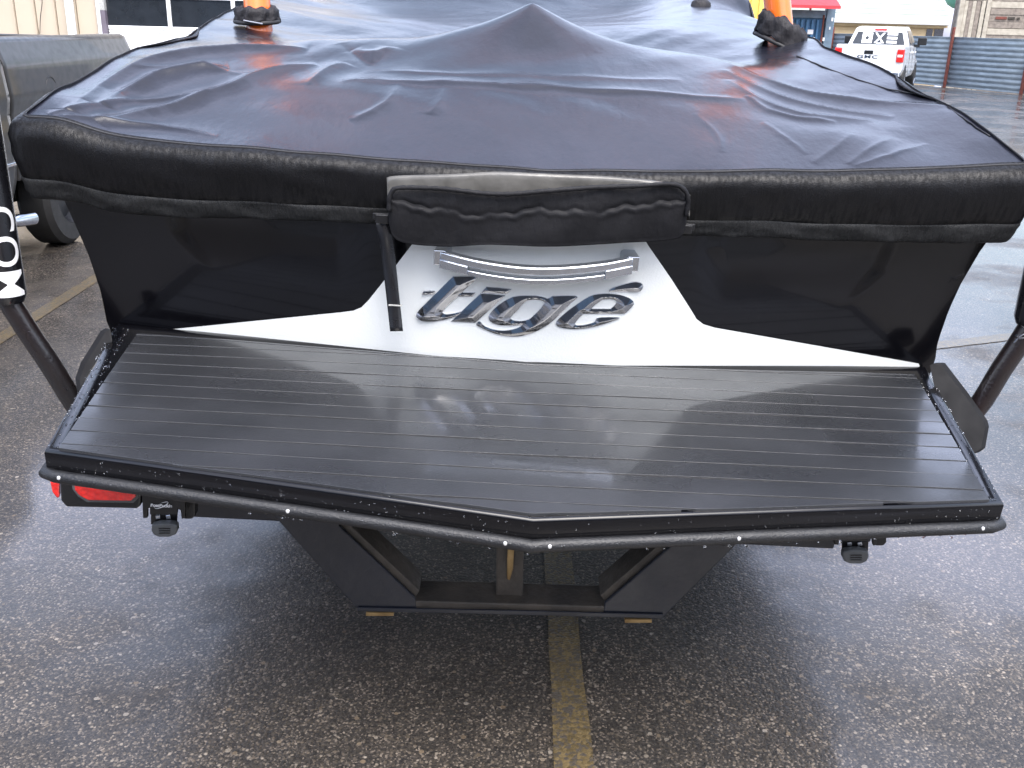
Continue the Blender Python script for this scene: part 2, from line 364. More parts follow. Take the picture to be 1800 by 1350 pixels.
for z in zs:
    l, r = hw(z, HWL), hw(z, HWR); row = []
    for t in np.linspace(-1, 1, 220):
        x = t*(r if t > 0 else l)
        row.append((x, ytr(x, z) + scoop(x, z), z))
    P.append(row)
MB().grid(P).build('transom', M['black'], boat, 60)
for sgn, T, nm in ((-1, HWL, 'hull_side'), (1, HWR, 'hull_side')):
    P = []
    for k, y in enumerate(np.linspace(0, 1, 24)):
        row = []
        for z in np.linspace(-.42, .52, 30):
            x = hw(z, T); y0 = ytr(x, z); yy = y0 + y*(6.1-y0); tp = 1 - max(0, (y-.45)/.55)**2*(.9 if z < 0 else .8)
            row.append((sgn*(x + .03*math.sin(min(1, y*5)*math.pi/2))*tp, yy, z + .25*max(0, y-.5)))
        P.append(row)
    MB().grid(P).build(nm, M['black'], boat, 180)
P = []
for y in np.linspace(0, 1, 20):
    row = []
    for t in np.linspace(-1, 1, 21):
        x = hw(-.42, HWL)*t*(1-max(0, (y-.45)/.55)**2*.9); row.append((x, .7+5.4*y, -.42 - .16*(1-abs(t)) + .25*max(0, y-.5)))
    P.append(row)
MB().grid(P).build('hull_bottom', M['black'], boat, 180)
# ---- white transom panel
def tp(u, v):             # pixel -> transom surface
    y = .6
    for _ in range(12):
        q = L(u, v, y=y); y = ytr(q[0], q[2])
    return q
WL = [tp(*p) for p in ((722,432),(693,470),(648,527),(636,539),(622,545),(600,548),(300,578))]
WR = [tp(*p) for p in ((1140,432),(1180,490),(1215,545),(1224,560),(1236,569),(1256,575),(1580,632))]
def edge_fn(E):
    E = sorted([(e[2], abs(e[0])) for e in E]); zz = [e[0] for e in E]; xx = [e[1] for e in E]
    def f(z):
        if z < zz[0]: return xx[0] + (zz[0]-z)*5.5
        if z > zz[-1]: return max(.12, xx[-1] - (z-zz[-1])*.72)
        return float(np.interp(z, zz, xx))
    return f
fl, fr = edge_fn(WL), edge_fn(WR)
zl = sorted([w_[2] for w_ in WL]); zr = sorted([w_[2] for w_ in WR])
zs = sorted(set([round(float(z), 5) for z in list(np.linspace(.0, .5, 70)) + zl + zr]))
P = []
for z in zs:
    l, r = min(fl(z), 1.15), min(fr(z), 1.15)
    P.append([(x, ytr(x, z)-.004, z) for x in np.concatenate([np.linspace(-l, 0, 60), np.linspace(0, r, 60)[1:]])])
MB().grid(P).build('transom_panel', M['white'], boat, 60)
# ---- swim platform
WN, WB, DB, VN, VB = 1.05, 1.168, .753, .1605, .1144
plat = MB()
def platform_outline(k=1., off=0):
    pts = [(-WN, 0)] + [(-WN*(1-t), -VN*t) for t in (.33, .66, 1)] + [(WN*t, -VN*(1-t)) for t in (.33, .66, 1)]
    pts += [(WB, DB)] + [(WB*(1-t), DB-VB*t) for t in (.5, 1)] + [(-WB*t, DB-VB*(1-t)) for t in (.5, 1)]
    return pts
def inset(pts, d):        # inset a ccw polygon
    out = []; n = len(pts)
    for i in range(n):
        p0, p1, p2 = (np.array(pts[(i+k) % n], float) for k in (-1, 0, 1))
        e1 = p1-p0; e2 = p2-p1; n1 = np.array([-e1[1], e1[0]])/np.linalg.norm(e1); n2 = np.array([-e2[1], e2[0]])/np.linalg.norm(e2)
        b = n1+n2; b /= np.linalg.norm(b); out.append(tuple(p1 + b*d/max(.35, b.dot(n1))))
    return out
base = platform_outline()
FH, RH = .05, .03         # fascia height, rub rail height
layers = [(.010, -.066), (.002, -.062), (.0, -.055), (.0, -.008), (.002, -.003), (.006, -.0005), (.010, .0), (.030, .001), (.034, -.003)]
rings = [inset(base, d) for d, z in layers]; n = len(base)
vs = [(*p, layers[k][1]) for k, r in enumerate(rings) for p in r]
fs = [(k*n+i, k*n+(i+1) % n, (k+1)*n+(i+1) % n, (k+1)*n+i) for k in range(len(layers)-1) for i in range(n)]
fs.append(tuple((len(layers)-1)*n+i for i in range(n))); fs.append(tuple(range(n-1, -1, -1)))
plat.add(vs, fs)
swim = plat.build('swim_platform', M['rim'], boat, 50)
# rub rail along the near edge and round the corners
rail = [(-WN-.012, .22, -.058), (-WN-.008, .06, -.058), (-WN-.004, .0, -.058)] + [(-WN*(1-t), -VN*t-.008, -.058) for t in np.linspace(.02, .98, 9)] + [(0, -VN-.01, -.058)] + \
       [(WN*t, -VN*(1-t)-.008, -.058) for t in np.linspace(.02, .98, 9)] + [(WN+.004, .0, -.058), (WN+.008, .06, -.058), (WN+.012, .22, -.058)]
MB().tube(rail, .0145, 16).build('rub_rail', M['rubber'], swim, 60)
def rail_pt(u):
    q = L(u, 900, y=0); x = q[0]
    for _ in range(4): q = L(u, 900, y=-VN*(1-abs(x)/WN)-.02); x = q[0]
    return x
for u in (113, 506, 892, 972, 1308, 1737):
    x = rail_pt(u); y = -VN*(1-min(1, abs(x)/WN)) - .0205; sg = 1 if x > 0 else -1
    Mx = Matrix.Translation((x, y, -.053)) @ Matrix.Rotation(math.atan2(VN, WN)*sg, 4, 'Z') @ Matrix.Rotation(R_(75), 4, 'X')
    MB().lathe([(0, .0018), (.0016, .0020), (.0021, .0012), (.0034, .0014), (.0046, .0006), (.0048, -.003)], 12, Mx).build('screw', M['screw'], swim, 60)
# foam pad: strips between routed grooves
def pxl(y): return -1.021 - .0897*(y-.021)
def pxr(y): return 1.013 + .1344*(y+.009)
ys = [.685 - i*.0655 for i in range(13)]
def gy(y, x): return y + .022*x*(.4 + max(y, 0))
def pad_strip(fa, fb, xlim=9.):    # fa far edge y(x), fb near edge y(x)
    k = 60; rows = [[] for _ in range(6)]; G_ = .0021; B_ = .0009
    la, lb = max(pxl(fa(-1.05)), -xlim), max(pxl(fb(-1.03)), -xlim); ra, rb = min(pxr(fa(1.05)), xlim), min(pxr(fb(1.03)), xlim)
    for i in range(k+1):
        t = i/k; xa = la + t*(ra-la); xb = lb + t*(rb-lb); A = fa(xa); B = fb(xb)
        if A - B < .0062: A = B + .0062
        wob = .0010*math.sin(7*t+fa(0)*20) + .0006*math.sin(23*t+fa(0)*50)
        for q, (z, x, y) in enumerate(((-.0035, xa, A-G_), (.0050, xa, A-G_), (.0058, xa, A-G_-B_), (.0058, xb, B+G_+.0005), (.0052, xb, B+G_), (-.0035, xb, B+G_))):
            rows[q].append((x, y + wob, z + wob*.4))
    m = MB().grid(rows); nv = k+1
    m.f += [tuple(q*nv for q in range(6)), tuple(q*nv+k for q in range(5, -1, -1))]
    return m.build('pad_strip', M['pad'], swim, 40)
back = lambda x: DB - .04 - VB*(1-min(1, abs(x)/WB))*.9 - .03*abs(x)/WB
near = lambda x: -.149*(1-min(1, abs(x)/1.03)) + .0
fns = [back] + [(lambda x, y=y: min(gy(y, x), back(x)-.012)) for y in ys] + [near]
for i in range(len(fns)-1):
    hi = fns[i]; lo = (lambda x, f=fns[i+1]: max(f(x), near(x))); g0 = ys[i-1] if i else 1
    pad_strip(hi, lo, 1.03*(1+g0/.149)-.02 if g0 < -.005 else 9.)
P = []
for k in range(25):
    t = k/24; row = []
    for i in range(61):
        x = -1.05 + 2.1*i/60; a_, b_ = back(x)-.004, near(x)+.003; y = a_+(b_-a_)*t; row.append((min(max(x, pxl(y)+.006), pxr(y)-.006), y, .0036))
    P.append(row)
MB().grid(P).build('pad_backing', M['groove'], swim)
# grab handle
hp = [tp(u, v) for u, v in ((775,447),(850,461),(940,469),(1040,466),(1108,458))]
hz = catmull(hp, 21); arch = [(p[0], p[1]-.055-.03*math.sin(math.pi*i/20), p[2]+.0) for i, p in enumerate(hz)]
def hbar(pts, z0, z1, d):
    m = MB(); vs = []
    for p in pts: vs += [(p[0], p[1], p[2]+z0), (p[0], p[1], p[2]+z1), (p[0], p[1]+d, p[2]+z1+.002), (p[0], p[1]+d, p[2]+z0)]
    n_ = len(pts); fs = [(i*4+k, i*4+(k+1) % 4, (i+1)*4+(k+1) % 4, (i+1)*4+k) for i in range(n_-1) for k in range(4)] + [(3,2,1,0), tuple((n_-1)*4+k for k in range(4))]
    return m.add(vs, fs)
handle = hbar(arch, .003, .025, .024).build('grab_handle', M['alu'], boat, 30, bevel=.004)
hbar(arch[3:-3], -.019, -.006, .022).build('lower_rail', M['alu'], handle, 30, bevel=.002)
for a, b in ((0, 4), (17, 21)): hbar(arch[a:b], -.0188, .0035, .0225).build('rail_end', M['alu'], handle, 30, bevel=.0015)
for i, s in ((0, -1), (20, 1)):
    p = arch[i]; q = hp[0] if i == 0 else hp[-1]
    MB().prism([(-.004, -.016), (.030, -.016), (.036, -.008), (.036, .03), (.028, .036), (-.004, .036)], lambda a, b: (p[0]-s*a*.9+s*.012, p[1]+.002, p[2]+b*.75), lambda a, b: (p[0]-s*a*.9+s*.002, q[1]+.004, p[2]+b*.75+.006)).build('handle_foot', M['alu'], handle, bevel=.002)
# raised chrome letters on the panel
def zp(x, y): return (720 + x/8.182, 470 + y/8.182)
def e2(pts): return [(a+1636, b) for a, b in pts]
LET = {
 't': [[(630,115),(955,130),(830,265),(690,405),(580,505),(482,610),(484,640),(520,658),(600,652),(700,632),(760,618),(725,655),(600,708),(450,742),(300,755),(180,737),(115,692),(105,640),(150,575),(250,480),(350,385),(440,300),(500,240),(560,180)]],
 'ta': [[(180,358),(205,318),(372,322),(345,364)]], 'tb': [[(652,374),(740,345),(945,350),(910,400),(690,398)]],
 'i': [[(1020,362),(1200,372),(1375,390),(1165,580),(950,775),(600,757),(680,682),(850,520)]],
 'id': [[(1105,265),(1290,280),(1465,300),(1390,365),(1035,345)]],
 'g': [[(1480,410),(1600,393),(1790,393),(1900,408),(1985,432),(2030,412),(2075,398),(2404,400),(2326,490),(2180,640),(2036,770),(1890,865),(1740,930),(1600,965),(1450,972),(1280,945),(1120,890),(1000,832),(958,800),(1010,758),(1070,820),(1180,868),(1320,892),(1450,882),(1560,850),(1625,806),(1500,818),(1330,814),(1220,790),(1150,745),(1137,690),(1170,630),(1250,550),(1370,465)],
       [(1700,452),(1800,442),(1900,457),(1940,492),(1890,565),(1800,660),(1715,730),(1600,755),(1495,745),(1452,715),(1475,675),(1560,590),(1640,500)]],
 'e': [e2([(1462,645),(1530,575),(1585,500),(1570,460),(1500,415),(1370,377),(1200,362),(1050,373),(950,402),(820,480),(650,600),(520,710),(470,770),(480,820),(560,850),(700,866),(850,860),(1000,837),(1150,797),(1270,757),(1378,705),(1080,707),(1020,768),(930,800),(840,815),(765,815),(740,795),(765,750),(845,668),(890,647),(1340,647)]),
       e2([(968,580),(1040,512),(1140,444),(1250,434),(1320,452),(1343,482),(1300,540),(1252,580)])],
 'a': [e2([(1230,312),(1280,282),(1400,242),(1560,196),(1640,190),(1700,207),(1716,250),(1690,298),(1640,323),(1400,330),(1250,333)])],
}
ev = Vector((0, -TR, 1)).normalized(); ex = Vector((1, 0, 0)); en = ex.cross(ev)     # en points aft
og = Vector((0, ytr(0, .2)-.0045, .2))
from mathutils.geometry import delaunay_2d_cdt
def chrome_letter(polys):                       # chiselled letter: height follows the distance to the outline
    loops = []
    for poly in polys:
        pts = []
        for a, b in poly:
            q = Vector(tp(*zp(a, b))) - og; pts.append((q.dot(ex), q.dot(ev), 0))
        pts = catmull(pts + [pts[0]], len(pts)*4)[:-1] if len(pts) > 9 else [np.array(p) for p in pts]
        dense = []
        for k in range(len(pts)):
            a, b = pts[k], pts[(k+1) % len(pts)]; m = max(1, int(np.linalg.norm(b-a)/.003))
            dense += [a+(b-a)*t/m for t in range(m)]
        loops.append(np.array(dense)[:, :2])
    seg = np.concatenate([np.stack([l, np.roll(l, -1, 0)], 1) for l in loops])
    def dist(Q):
        A = seg[None, :, 0]; D = seg[None, :, 1]-A; t = np.clip(((Q[:, None]-A)*D).sum(-1)/((D*D).sum(-1)+1e-12), 0, 1)
        return np.linalg.norm(Q[:, None]-A-t[..., None]*D, axis=-1).min(1)
    def inside(Q):
        c = np.zeros(len(Q), bool)
        for a, b in seg:
            m = ((a[1] > Q[:, 1]) != (b[1] > Q[:, 1])); 
            if abs(b[1]-a[1]) > 1e-12: c ^= m & (Q[:, 0] < (b[0]-a[0])*(Q[:, 1]-a[1])/(b[1]-a[1]) + a[0])
        return c
    lo, hi = seg.reshape(-1, 2).min(0), seg.reshape(-1, 2).max(0)
    gx, gy_ = np.meshgrid(np.arange(lo[0], hi[0], .0014), np.arange(lo[1], hi[1], .0014)); Q = np.stack([gx.ravel(), gy_.ravel()], -1)
    Q = Q[inside(Q)]; d = dist(Q); Q = Q[d > .0007]
    co = [Vector(p) for l in loops for p in l] + [Vector(p) for p in Q]; ed = []; n0 = 0
    for l in loops: ed += [(n0+k, n0+(k+1) % len(l)) for k in range(len(l))]; n0 += len(l)
    vo, eo, fo, *_ = delaunay_2d_cdt(co, ed, [], 0, 1e-7)
    V = np.array([[v.x, v.y] for v in vo]); cen = np.array([V[list(f)].mean(0) for f in fo]); ok = inside(cen)
    h = np.minimum(dist(V)*.5, .010) + .003
    bm = bmesh.new(); vv = [bm.verts.new(og + ex*float(p[0]) + ev*float(p[1]) + en*float(z)) for p, z in zip(V, h)]
    for f, k in zip(fo, ok):
        if k: bm.faces.new([vv[i] for i in f])
    for e in [e for e in bm.edges if len(e.link_faces) == 1]:
        a, b = e.verts; a2, b2 = (bm.verts.new(v.co - en*.0045) for v in (a, b)); bm.faces.new((a, b, b2, a2))
    bmesh.ops.delete(bm, geom=[v for v in bm.verts if not v.link_faces], context='VERTS')
    bmesh.ops.recalc_face_normals(bm, faces=bm.faces)
    me = bpy.data.meshes.new('letter'); bm.to_mesh(me); bm.free(); return me
for nm, keys in (('letter_t', ('t', 'ta', 'tb')), ('letter_i', ('i', 'id')), ('letter_g', ('g',)), ('letter_e', ('e', 'a'))):
    bm = bmesh.new()
    for k in keys: bm.from_mesh(chrome_letter(LET[k]))
    me = bpy.data.meshes.new(nm); bm.to_mesh(me); bm.free(); me.materials.clear(); me.materials.append(M['chrome'])
    for p in me.polygons: p.material_index = 0; p.use_smooth = True
    me.set_sharp_from_angle(angle=R_(22))
    o = bpy.data.objects.new(nm, me); COL.objects.link(o); o.parent = boat
# orange wake tower
for s, pts in ((-1, ((455, 38), (447, -40))), (1, ((1372, 62), (1362, -40)))):
    a = L(*pts[0], y=2.1); b = L(*pts[1], y=2.15); d = (b-a)/np.linalg.norm(b-a)
    path = [a-d*.15, a, a+d*.3, a+d*.6, np.array([a[0]*.93, 2.3, a[2]+.95]), np.array([a[0]*.7, 2.4, a[2]+1.12]), np.array([0, 2.42, a[2]+1.16])]
    MB().tube(catmull(path, 30), .052, 18, flat=(1.15, .95)).build('tower_leg', M['orange'], boat, 180)
# ================================================================== COVER
cover = empty('boat_cover', BM, 'wet dark blue-black fitted canvas cover stretched over the boat', 'boat cover')
def ya(x): return .56 + .085*abs(x)/1.2
CPT = []
def c_(u, v, y): CPT.append(L(u, v, y=y))
for u, v in ((97,208),(178,232),(250,245),(400,258),(500,265),(720,284),(935,298),(1100,301),(1200,302),(1500,300),(1720,292)):
    q = L(u, v, y=.6); c_(u, v, ya(q[0]))
for u, v, y in ((38,202,.66),(75,178,.74),(110,155,.88),(190,110,1.2),(250,83,1.5),(330,65,1.78),(400,45,2.05),
                (1806,286,.66),(1760,250,.74),(1700,205,.9),(1560,125,1.42),(1450,85,1.82),(1408,70,2.05),
                (300,190,.877),(200,170,.94),(330,130,1.12),(480,142,1.08),(620,142,1.05),(780,150,1.03),(935,157,1.02),(1120,166,1.02),(1300,174,1.04),
                (650,127,1.17),(800,131,1.16),(935,135,1.16),(1200,142,1.17),(1310,160,1.12),
                (300,235,.695),(450,225,.74),(600,220,.76),(935,225,.77),(1250,240,.77),(1500,240,.80),(1650,240,.82),
                (1380,180,1.08),(1480,190,1.1),(1600,185,1.08),(1400,130,1.42),(1520,140,1.35),
                (400,90,1.370),(520,95,1.350),(650,95,1.336),(800,92,1.336),(935,90,1.350),(1080,105,1.322),(1200,118,1.302),
                (480,74,1.540),(560,70,1.540),(640,67,1.540),(720,66,1.540),(800,54,1.554),(860,39,1.567),(905,27,1.574),(935,21,1.581),(965,27,1.574),(1010,45,1.567),(1060,64,1.554),(1130,82,1.540),(1200,92,1.526),(1300,112,1.472),
                (520,52,2.295),(620,45,2.512),(700,30,2.948),(1100,45,2.585),(1180,55,2.367),(1140,28,3.020),(1260,70,2.223),(1330,62,2.367),(1290,20,3.092),(1300,-8,3.527),(900,6,3.527),(700,2,3.673),(560,14,3.237),(500,-4,3.527),(1100,0,3.745),(1355,75,2.1),(450,48,2.1)):
    c_(u, v, y)
for x, y, z in ((0,1.80,.71),(-.25,1.80,.675),(.25,1.80,.685),(-.7,1.80,.66),(.7,1.80,.685),(-1.2,2.6,.7),(-1.2,3.4,.7),(1.12,2.6,.74),(1.15,3.4,.72),(-1.1,4.4,.7),(1.1,4.4,.72),(0,4.5,1.02),(-.6,4.4,.98),(.6,4.4,.98),(0,5.2,.98),(-.7,5.2,.85),(.7,5.2,.85),(0,6.,.75),(-.3,6.,.72),(.3,6.,.72)):
    CPT.append(np.array([x, y, z]))
CPT = np.array(CPT)
def tps_fit(XY, z, lam=2e-5):
    n = len(XY); d2 = ((XY[:, None]-XY[None])**2).sum(-1); K = .5*d2*np.log(d2+1e-12) + lam*np.eye(n)
    Pm = np.hstack([np.ones((n, 1)), XY]); A = np.zeros((n+3, n+3)); A[:n, :n] = K; A[:n, n:] = Pm; A[n:, :n] = Pm.T
    return np.linalg.solve(A, np.concatenate([z, np.zeros(3)]))
CXY = CPT[:, :2]; CW = tps_fit(CXY, CPT[:, 2])
def top_z(x, y):
    x = np.atleast_1d(np.asarray(x, float)); y = np.atleast_1d(np.asarray(y, float)); out = np.empty(len(x))
    for i in range(0, len(x), 4000):
        d2 = (x[i:i+4000, None]-CXY[None, :, 0])**2 + (y[i:i+4000, None]-CXY[None, :, 1])**2
        out[i:i+4000] = (.5*d2*np.log(d2+1e-12)) @ CW[:-3] + CW[-3] + CW[-2]*x[i:i+4000] + CW[-1]*y[i:i+4000]
    return out
def hit(u, v):
    yy = np.linspace(.5, 4.2, 600); p = np.array([L(u, v, y=y) for y in yy]); dz = p[:, 2] - top_z(p[:, 0], p[:, 1])
    k = np.where((dz[:-1] > 0) & (dz[1:] <= 0))[0]; i = k[0] if len(k) else int(np.argmin(np.abs(dz)))
    return p[i, 0], p[i, 1]
FOLDS = [  # pixel polyline, half width, height, sharpness
 ([(85,199),(160,191),(250,183),(370,170)], .016, .014),
 ([(170,214),(230,207),(290,197),(340,182),(400,160),(450,138),(500,122),(560,114)], .034, .024),
 ([(120,196),(170,165),(210,138),(260,116),(330,100),(430,90),(540,87)], .04, .028),
 ([(180,190),(240,160),(290,138),(340,125),(400,122)], .035, .03),
 ([(105,203),(200,216),(300,230),(380,241)], .016, .012),
 ([(540,150),(575,125),(610,112)], .025, .014),
 ([(700,148),(688,175),(650,200),(615,212)], .02, .010),
 ([(780,155),(775,180),(755,200)], .02, .007),
 ([(620,85),(655,95),(690,82)], .03, .012),
 ([(600,75),(650,108),(680,90)], .02, -.010),
 ([(1270,108),(1340,140),(1420,165),(1500,178),(1590,186),(1670,187)], .022, .014),
 ([(1270,122),(1340,160),(1420,188),(1490,200),(1570,205)], .022, .014),
 ([(1280,140),(1340,180),(1410,203),(1480,212),(1540,214)], .02, .012),
 ([(1310,170),(1350,195),(1400,208),(1470,216)], .014, .010),
 ([(1500,235),(1460,265),(1430,285)], .012, .005), ([(1570,240),(1520,268),(1490,288)], .012, .005), ([(1340,215),(1385,245),(1420,270)], .010, .004),
 ([(1220,200),(1260,235),(1270,268)], .010, .004), ([(1630,250),(1560,275),(1500,292)], .012, .005),
 ([(600,140),(780,149),(935,157),(1120,166),(1310,176)], .02, .016), ([(640,125),(800,131),(935,135),(1200,142)], .018, .008),
 ([(230,128),(330,120),(450,137)], .012, .006),
]
FL = []
for pts, wd, am in FOLDS: FL.append((np.array([hit(*p) for p in catmull([(a, b, 0) for a, b in pts], 3*len(pts)) for p in [p[:2]]]), wd, am))
def fold_z(X, Y):
    out = np.zeros_like(X)
    for pl, wd, am in FL:
        best = np.full(X.shape, 1e9); bt = np.zeros_like(X); n = len(pl)-1
        for i in range(n):
            a, b = pl[i], pl[i+1]; d = b-a; l2 = d@d + 1e-12
            t = np.clip(((X-a[0])*d[0] + (Y-a[1])*d[1])/l2, 0, 1); r = np.hypot(X-a[0]-t*d[0], Y-a[1]-t*d[1])
            m = r < best; best[m] = r[m]; bt[m] = (i+t[m])/n
        out += am*np.exp(-(best/wd)**1.15)*np.sin(np.pi*np.clip(bt, .0, 1))**.5
    return out
PL = np.array([L(u, v, y=y)[:2] for u, v, y in ((38,202,.66),(75,178,.74),(110,155,.88),(190,110,1.2),(250,83,1.5),(330,65,1.78))] + [(-1.24, 2.4), (-1.24, 3.4), (-1.1, 4.6), (-.3, 6.1)])
PR = np.array([L(u, v, y=y)[:2] for u, v, y in ((1806,286,.66),(1760,250,.74),(1700,205,.9),(1560,125,1.42),(1450,85,1.82))] + [(1.1, 2.4), (1.15, 3.4), (1.05, 4.6), (.3, 6.1)])
xL = lambda y: np.interp(y, PL[:, 1], PL[:, 0]); xR = lambda y: np.interp(y, PR[:, 1], PR[:, 0])
NS, NT = 420, 480
ss = np.linspace(0, 1, NS); tt = np.linspace(0, 1, NT)
X = np.zeros((NT, NS)); Y = np.zeros((NT, NS))
for j, t in enumerate(tt):
    y0 = .66 + (6.0-.66)*t**2.0; xl, xr = xL(y0), xR(y0); X[j] = xl + (xr-xl)*ss
    sh = np.array([ya(x) for x in X[j]]) - .66; Y[j] = y0 + sh*(1-t)**6
Z = top_z(X.ravel(), Y.ravel()).reshape(X.shape)
far = np.clip((2.6-Y)/.8, 0, 1)
Z = Z + fold_z(X, Y)*np.clip(far, .0, 1)
PKX, PKY = CPT[[i for i in range(len(CPT)) if abs(CPT[i, 1]-1.581) < 1e-9][0]][:2]
Z = Z + .028*np.exp(-np.hypot(X-PKX, Y-PKY)/.085)
Z = Z + .0022*np.sin(X*19+3*np.sin(Y*7))*np.sin(Y*13+2*np.sin(X*5))
Pg = np.stack([X, Y, Z], -1)
MB().grid(Pg.tolist()).build('top_panel', M['cover'], cover, 180)
# skirt: follows the edge of the top panel
edge = [tuple(Pg[j, 0]) for j in range(NT-1, 0, -1) if Pg[j, 0, 1] < 4.4] + [tuple(Pg[0, i]) for i in range(NS)] + [tuple(Pg[j, -1]) for j in range(1, NT) if Pg[j, -1, 1] < 4.4]
edge = np.array(edge)
keep = [0]
for i in range(1, len(edge)):
    if np.linalg.norm(edge[i]-edge[keep[-1]]) > .006: keep.append(i)
edge = edge[keep]
sm = edge.copy()
for _ in range(10): sm[1:-1] = (sm[:-2]+2*sm[1:-1]+sm[2:])/4
edge = sm
tang = np.gradient(edge, axis=0); tang[:, 2] = 0; tang /= np.linalg.norm(tang, axis=1)[:, None]
nrm = np.stack([tang[:, 1]*-1, tang[:, 0], np.zeros(len(edge))], -1)
nrm *= np.sign((nrm*(edge-np.array([0, 2.5, 0]))).sum(1))[:, None]
for _ in range(14): nrm[1:-1] = (nrm[:-2]+2*nrm[1:-1]+nrm[2:])/4
nrm /= np.linalg.norm(nrm, axis=1)[:, None]
arc = np.concatenate([[0], np.cumsum(np.linalg.norm(np.diff(edge, axis=0), axis=1))])
scl = 1 + .34*np.clip(np.abs(edge[:, 0])/1.2, 0, 1)**1.5
osc = 1 - .5*np.clip((edge[:, 1]-.72)/.35, 0, 1)
wav = lambda a, f, ph: np.sin(a*f+ph)*.6+np.sin(a*f*2.37+ph*1.7)*.4
def skirt_rows(prof):
    rows = []
    for out, dn, amp, fq in prof:
        o = out*scl*osc + amp*wav(arc, fq, out*40+dn*30); z = -dn*scl + amp*.35*wav(arc, fq*.8, 2+dn*9)
        rows.append([tuple(edge[i] + nrm[i]*o[i] + np.array([0, 0, z[i]])) for i in range(len(edge))])
    return rows
prof = [(-.004, -.004, 0, 9), (.004, .0002, .0003, 9), (.013, .003, .0008, 9), (.022, .009, .0014, 9), (.029, .019, .002, 11), (.0325, .033, .0026, 13), (.0325, .050, .003, 14), (.031, .066, .0034, 15), (.028, .082, .0036, 16), (.0245, .098, .0036, 14), (.0215, .110, .003, 11), (.0195, .1115, .003, 11)]
MB().grid(skirt_rows(prof)).build('skirt', M['skirt'], cover, 180)
prof2 = [(.0185, .1095, .003, 11), (.0208, .1115, .003, 11), (.0212, .117, .0032, 19), (.019, .126, .0036, 23), (.016, .136, .004, 26), (.0125, .146, .0042, 27), (.008, .152, .004, 31), (.002, .155, .003, 31), (-.006, .150, .002, 31)]
MB().grid(skirt_rows(prof2)).build('elastic_hem', M['hem'], cover, 180)
piping = [tuple(edge[i] + nrm[i]*.002 + np.array([0, 0, .0005])) for i in range(0, len(edge), 3)]
MB().tube(piping, .003, 8).build('seam_piping', M['thread'], cover, 180)
# sewn seams on the right of the top panel
def seam(pts, r=.0022):
    q = [hit(a, b) for a, b, _ in catmull([(a, b, 0) for a, b in pts], 40)]; xs = np.array([p[0] for p in q]); yv = np.array([p[1] for p in q])
    zz = top_z(xs, yv) + fold_z(xs, yv) + .001
    return MB().tube(list(zip(xs, yv, zz)), r, 6).build('seam', M['thread'], cover, 180)
seam([(1400,98),(1480,130),(1560,156),(1640,172),(1690,205),(1740,240)])
for E_, y0, y1, sg in ((PL, 1.45, 1.95, -1), (PR, 1.08, 1.36, 1)):
    P = [[], []]
    for y in np.linspace(y0, y1, 24):
        x = float(np.interp(y, E_[:, 1], E_[:, 0])); z = float(top_z([x], [y])[0]); k = math.sin(math.pi*(y-y0)/(y1-y0))
        P[0].append((x-sg*.035*k, y, z+.004)); P[1].append((x+sg*.016*k, y, z-.004+.003*math.sin(y*30)))
    MB().grid(P).build('edge_flap', M['skirt'], cover, 180, solid=.004)
# back flap over the ski-tow opening: cloudy window + rolled nylon flap
def skirt_face(u, v, off): # a pixel on a vertical sheet just aft of the skirt
    q = L(u, v, y=.6)
    for _ in range(5): q = L(u, v, y=ya(q[0]) - off)
    return q
top = [(680,312),(700,309),(800,306),(870,302),(930,304),(1000,307),(1080,311),(1150,318),(1190,327),(1213,343)]
bot = [(682,378),(700,340),(800,345),(870,348),(930,350),(1000,350),(1080,345),(1150,340),(1195,345),(1212,384)]
tc_ = catmull([(*p, 0) for p in top], 70); bc_ = catmull([(*p, 0) for p in bot], 70); P = []
for k in range(8):
    t = k/7; row = []
    for a, b in zip(tc_, bc_):
        u = a[0]+(b[0]-a[0])*t; v = a[1]+(b[1]-a[1])*t; row.append(tuple(skirt_face(u, v, .035 + .010*t**.5 + .001*math.sin(u*.05))))
    P.append(row)
MB().grid(P).build('clear_window', M['vinyl'], cover, 180, solid=.003)
top = [(684,350),(690,335),(705,330),(780,332),(850,340),(900,341),(960,336),(1040,330),(1120,327),(1180,324),(1203,334),(1210,352)]
bot = [(684,352),(686,400),(706,425),(780,433),(850,430),(900,431),(960,433),(1040,430),(1100,426),(1170,422),(1200,410),(1208,356)]
tc_ = catmull([(*p, 0) for p in top], 130); bc_ = catmull([(*p, 0) for p in bot], 130); P = []
for k in range(40):
    t = k/39; row = []
    for i, (a, b) in enumerate(zip(tc_, bc_)):
        u = a[0]+(b[0]-a[0])*t; v = a[1]+(b[1]-a[1])*t
        fl_ = .36 + .05*math.sin(u*.031+.6) + .03*math.sin(u*.083+2) + .018*math.sin(u*.21)
        am = .55 + .45*math.sin(u*.052+1)*math.sin(u*.019)
        bulge = .058 + .009*math.sin(math.pi*min(1, t*1.05))**.7 + .0045*math.sin(u*.033+2.4*t+math.sin(u*.011)*3)*math.sin(t*3.3+u*.007) + am*.006*math.exp(-((t-fl_-.07)/.05)**2) - am*.007*math.exp(-((t-fl_)/.045)**2) + .003*math.sin(u*.11+t*5+2*math.sin(u*.04))*t*(1-t)*2
        row.append(tuple(skirt_face(u, v, bulge)))
    P.append(row)
flap = MB().grid(P).build('back_flap', M['flap'], cover, 180, solid=.006)
tr = [skirt_face(p[0], p[1], .076) for p in catmull([(*p, 0) for p in [(684,372),(684,350),(690,336),(705,330),(780,332),(850,340),(900,341),(960,336),(1040,330),(1120,327),(1180,324),(1203,334),(1210,354),(1206,380)]], 110)]
MB().tube(tr, [.0058 + .0008*math.sin(i*1.9) for i in range(110)], 8).build('binding', M['flap'], flap, 180)
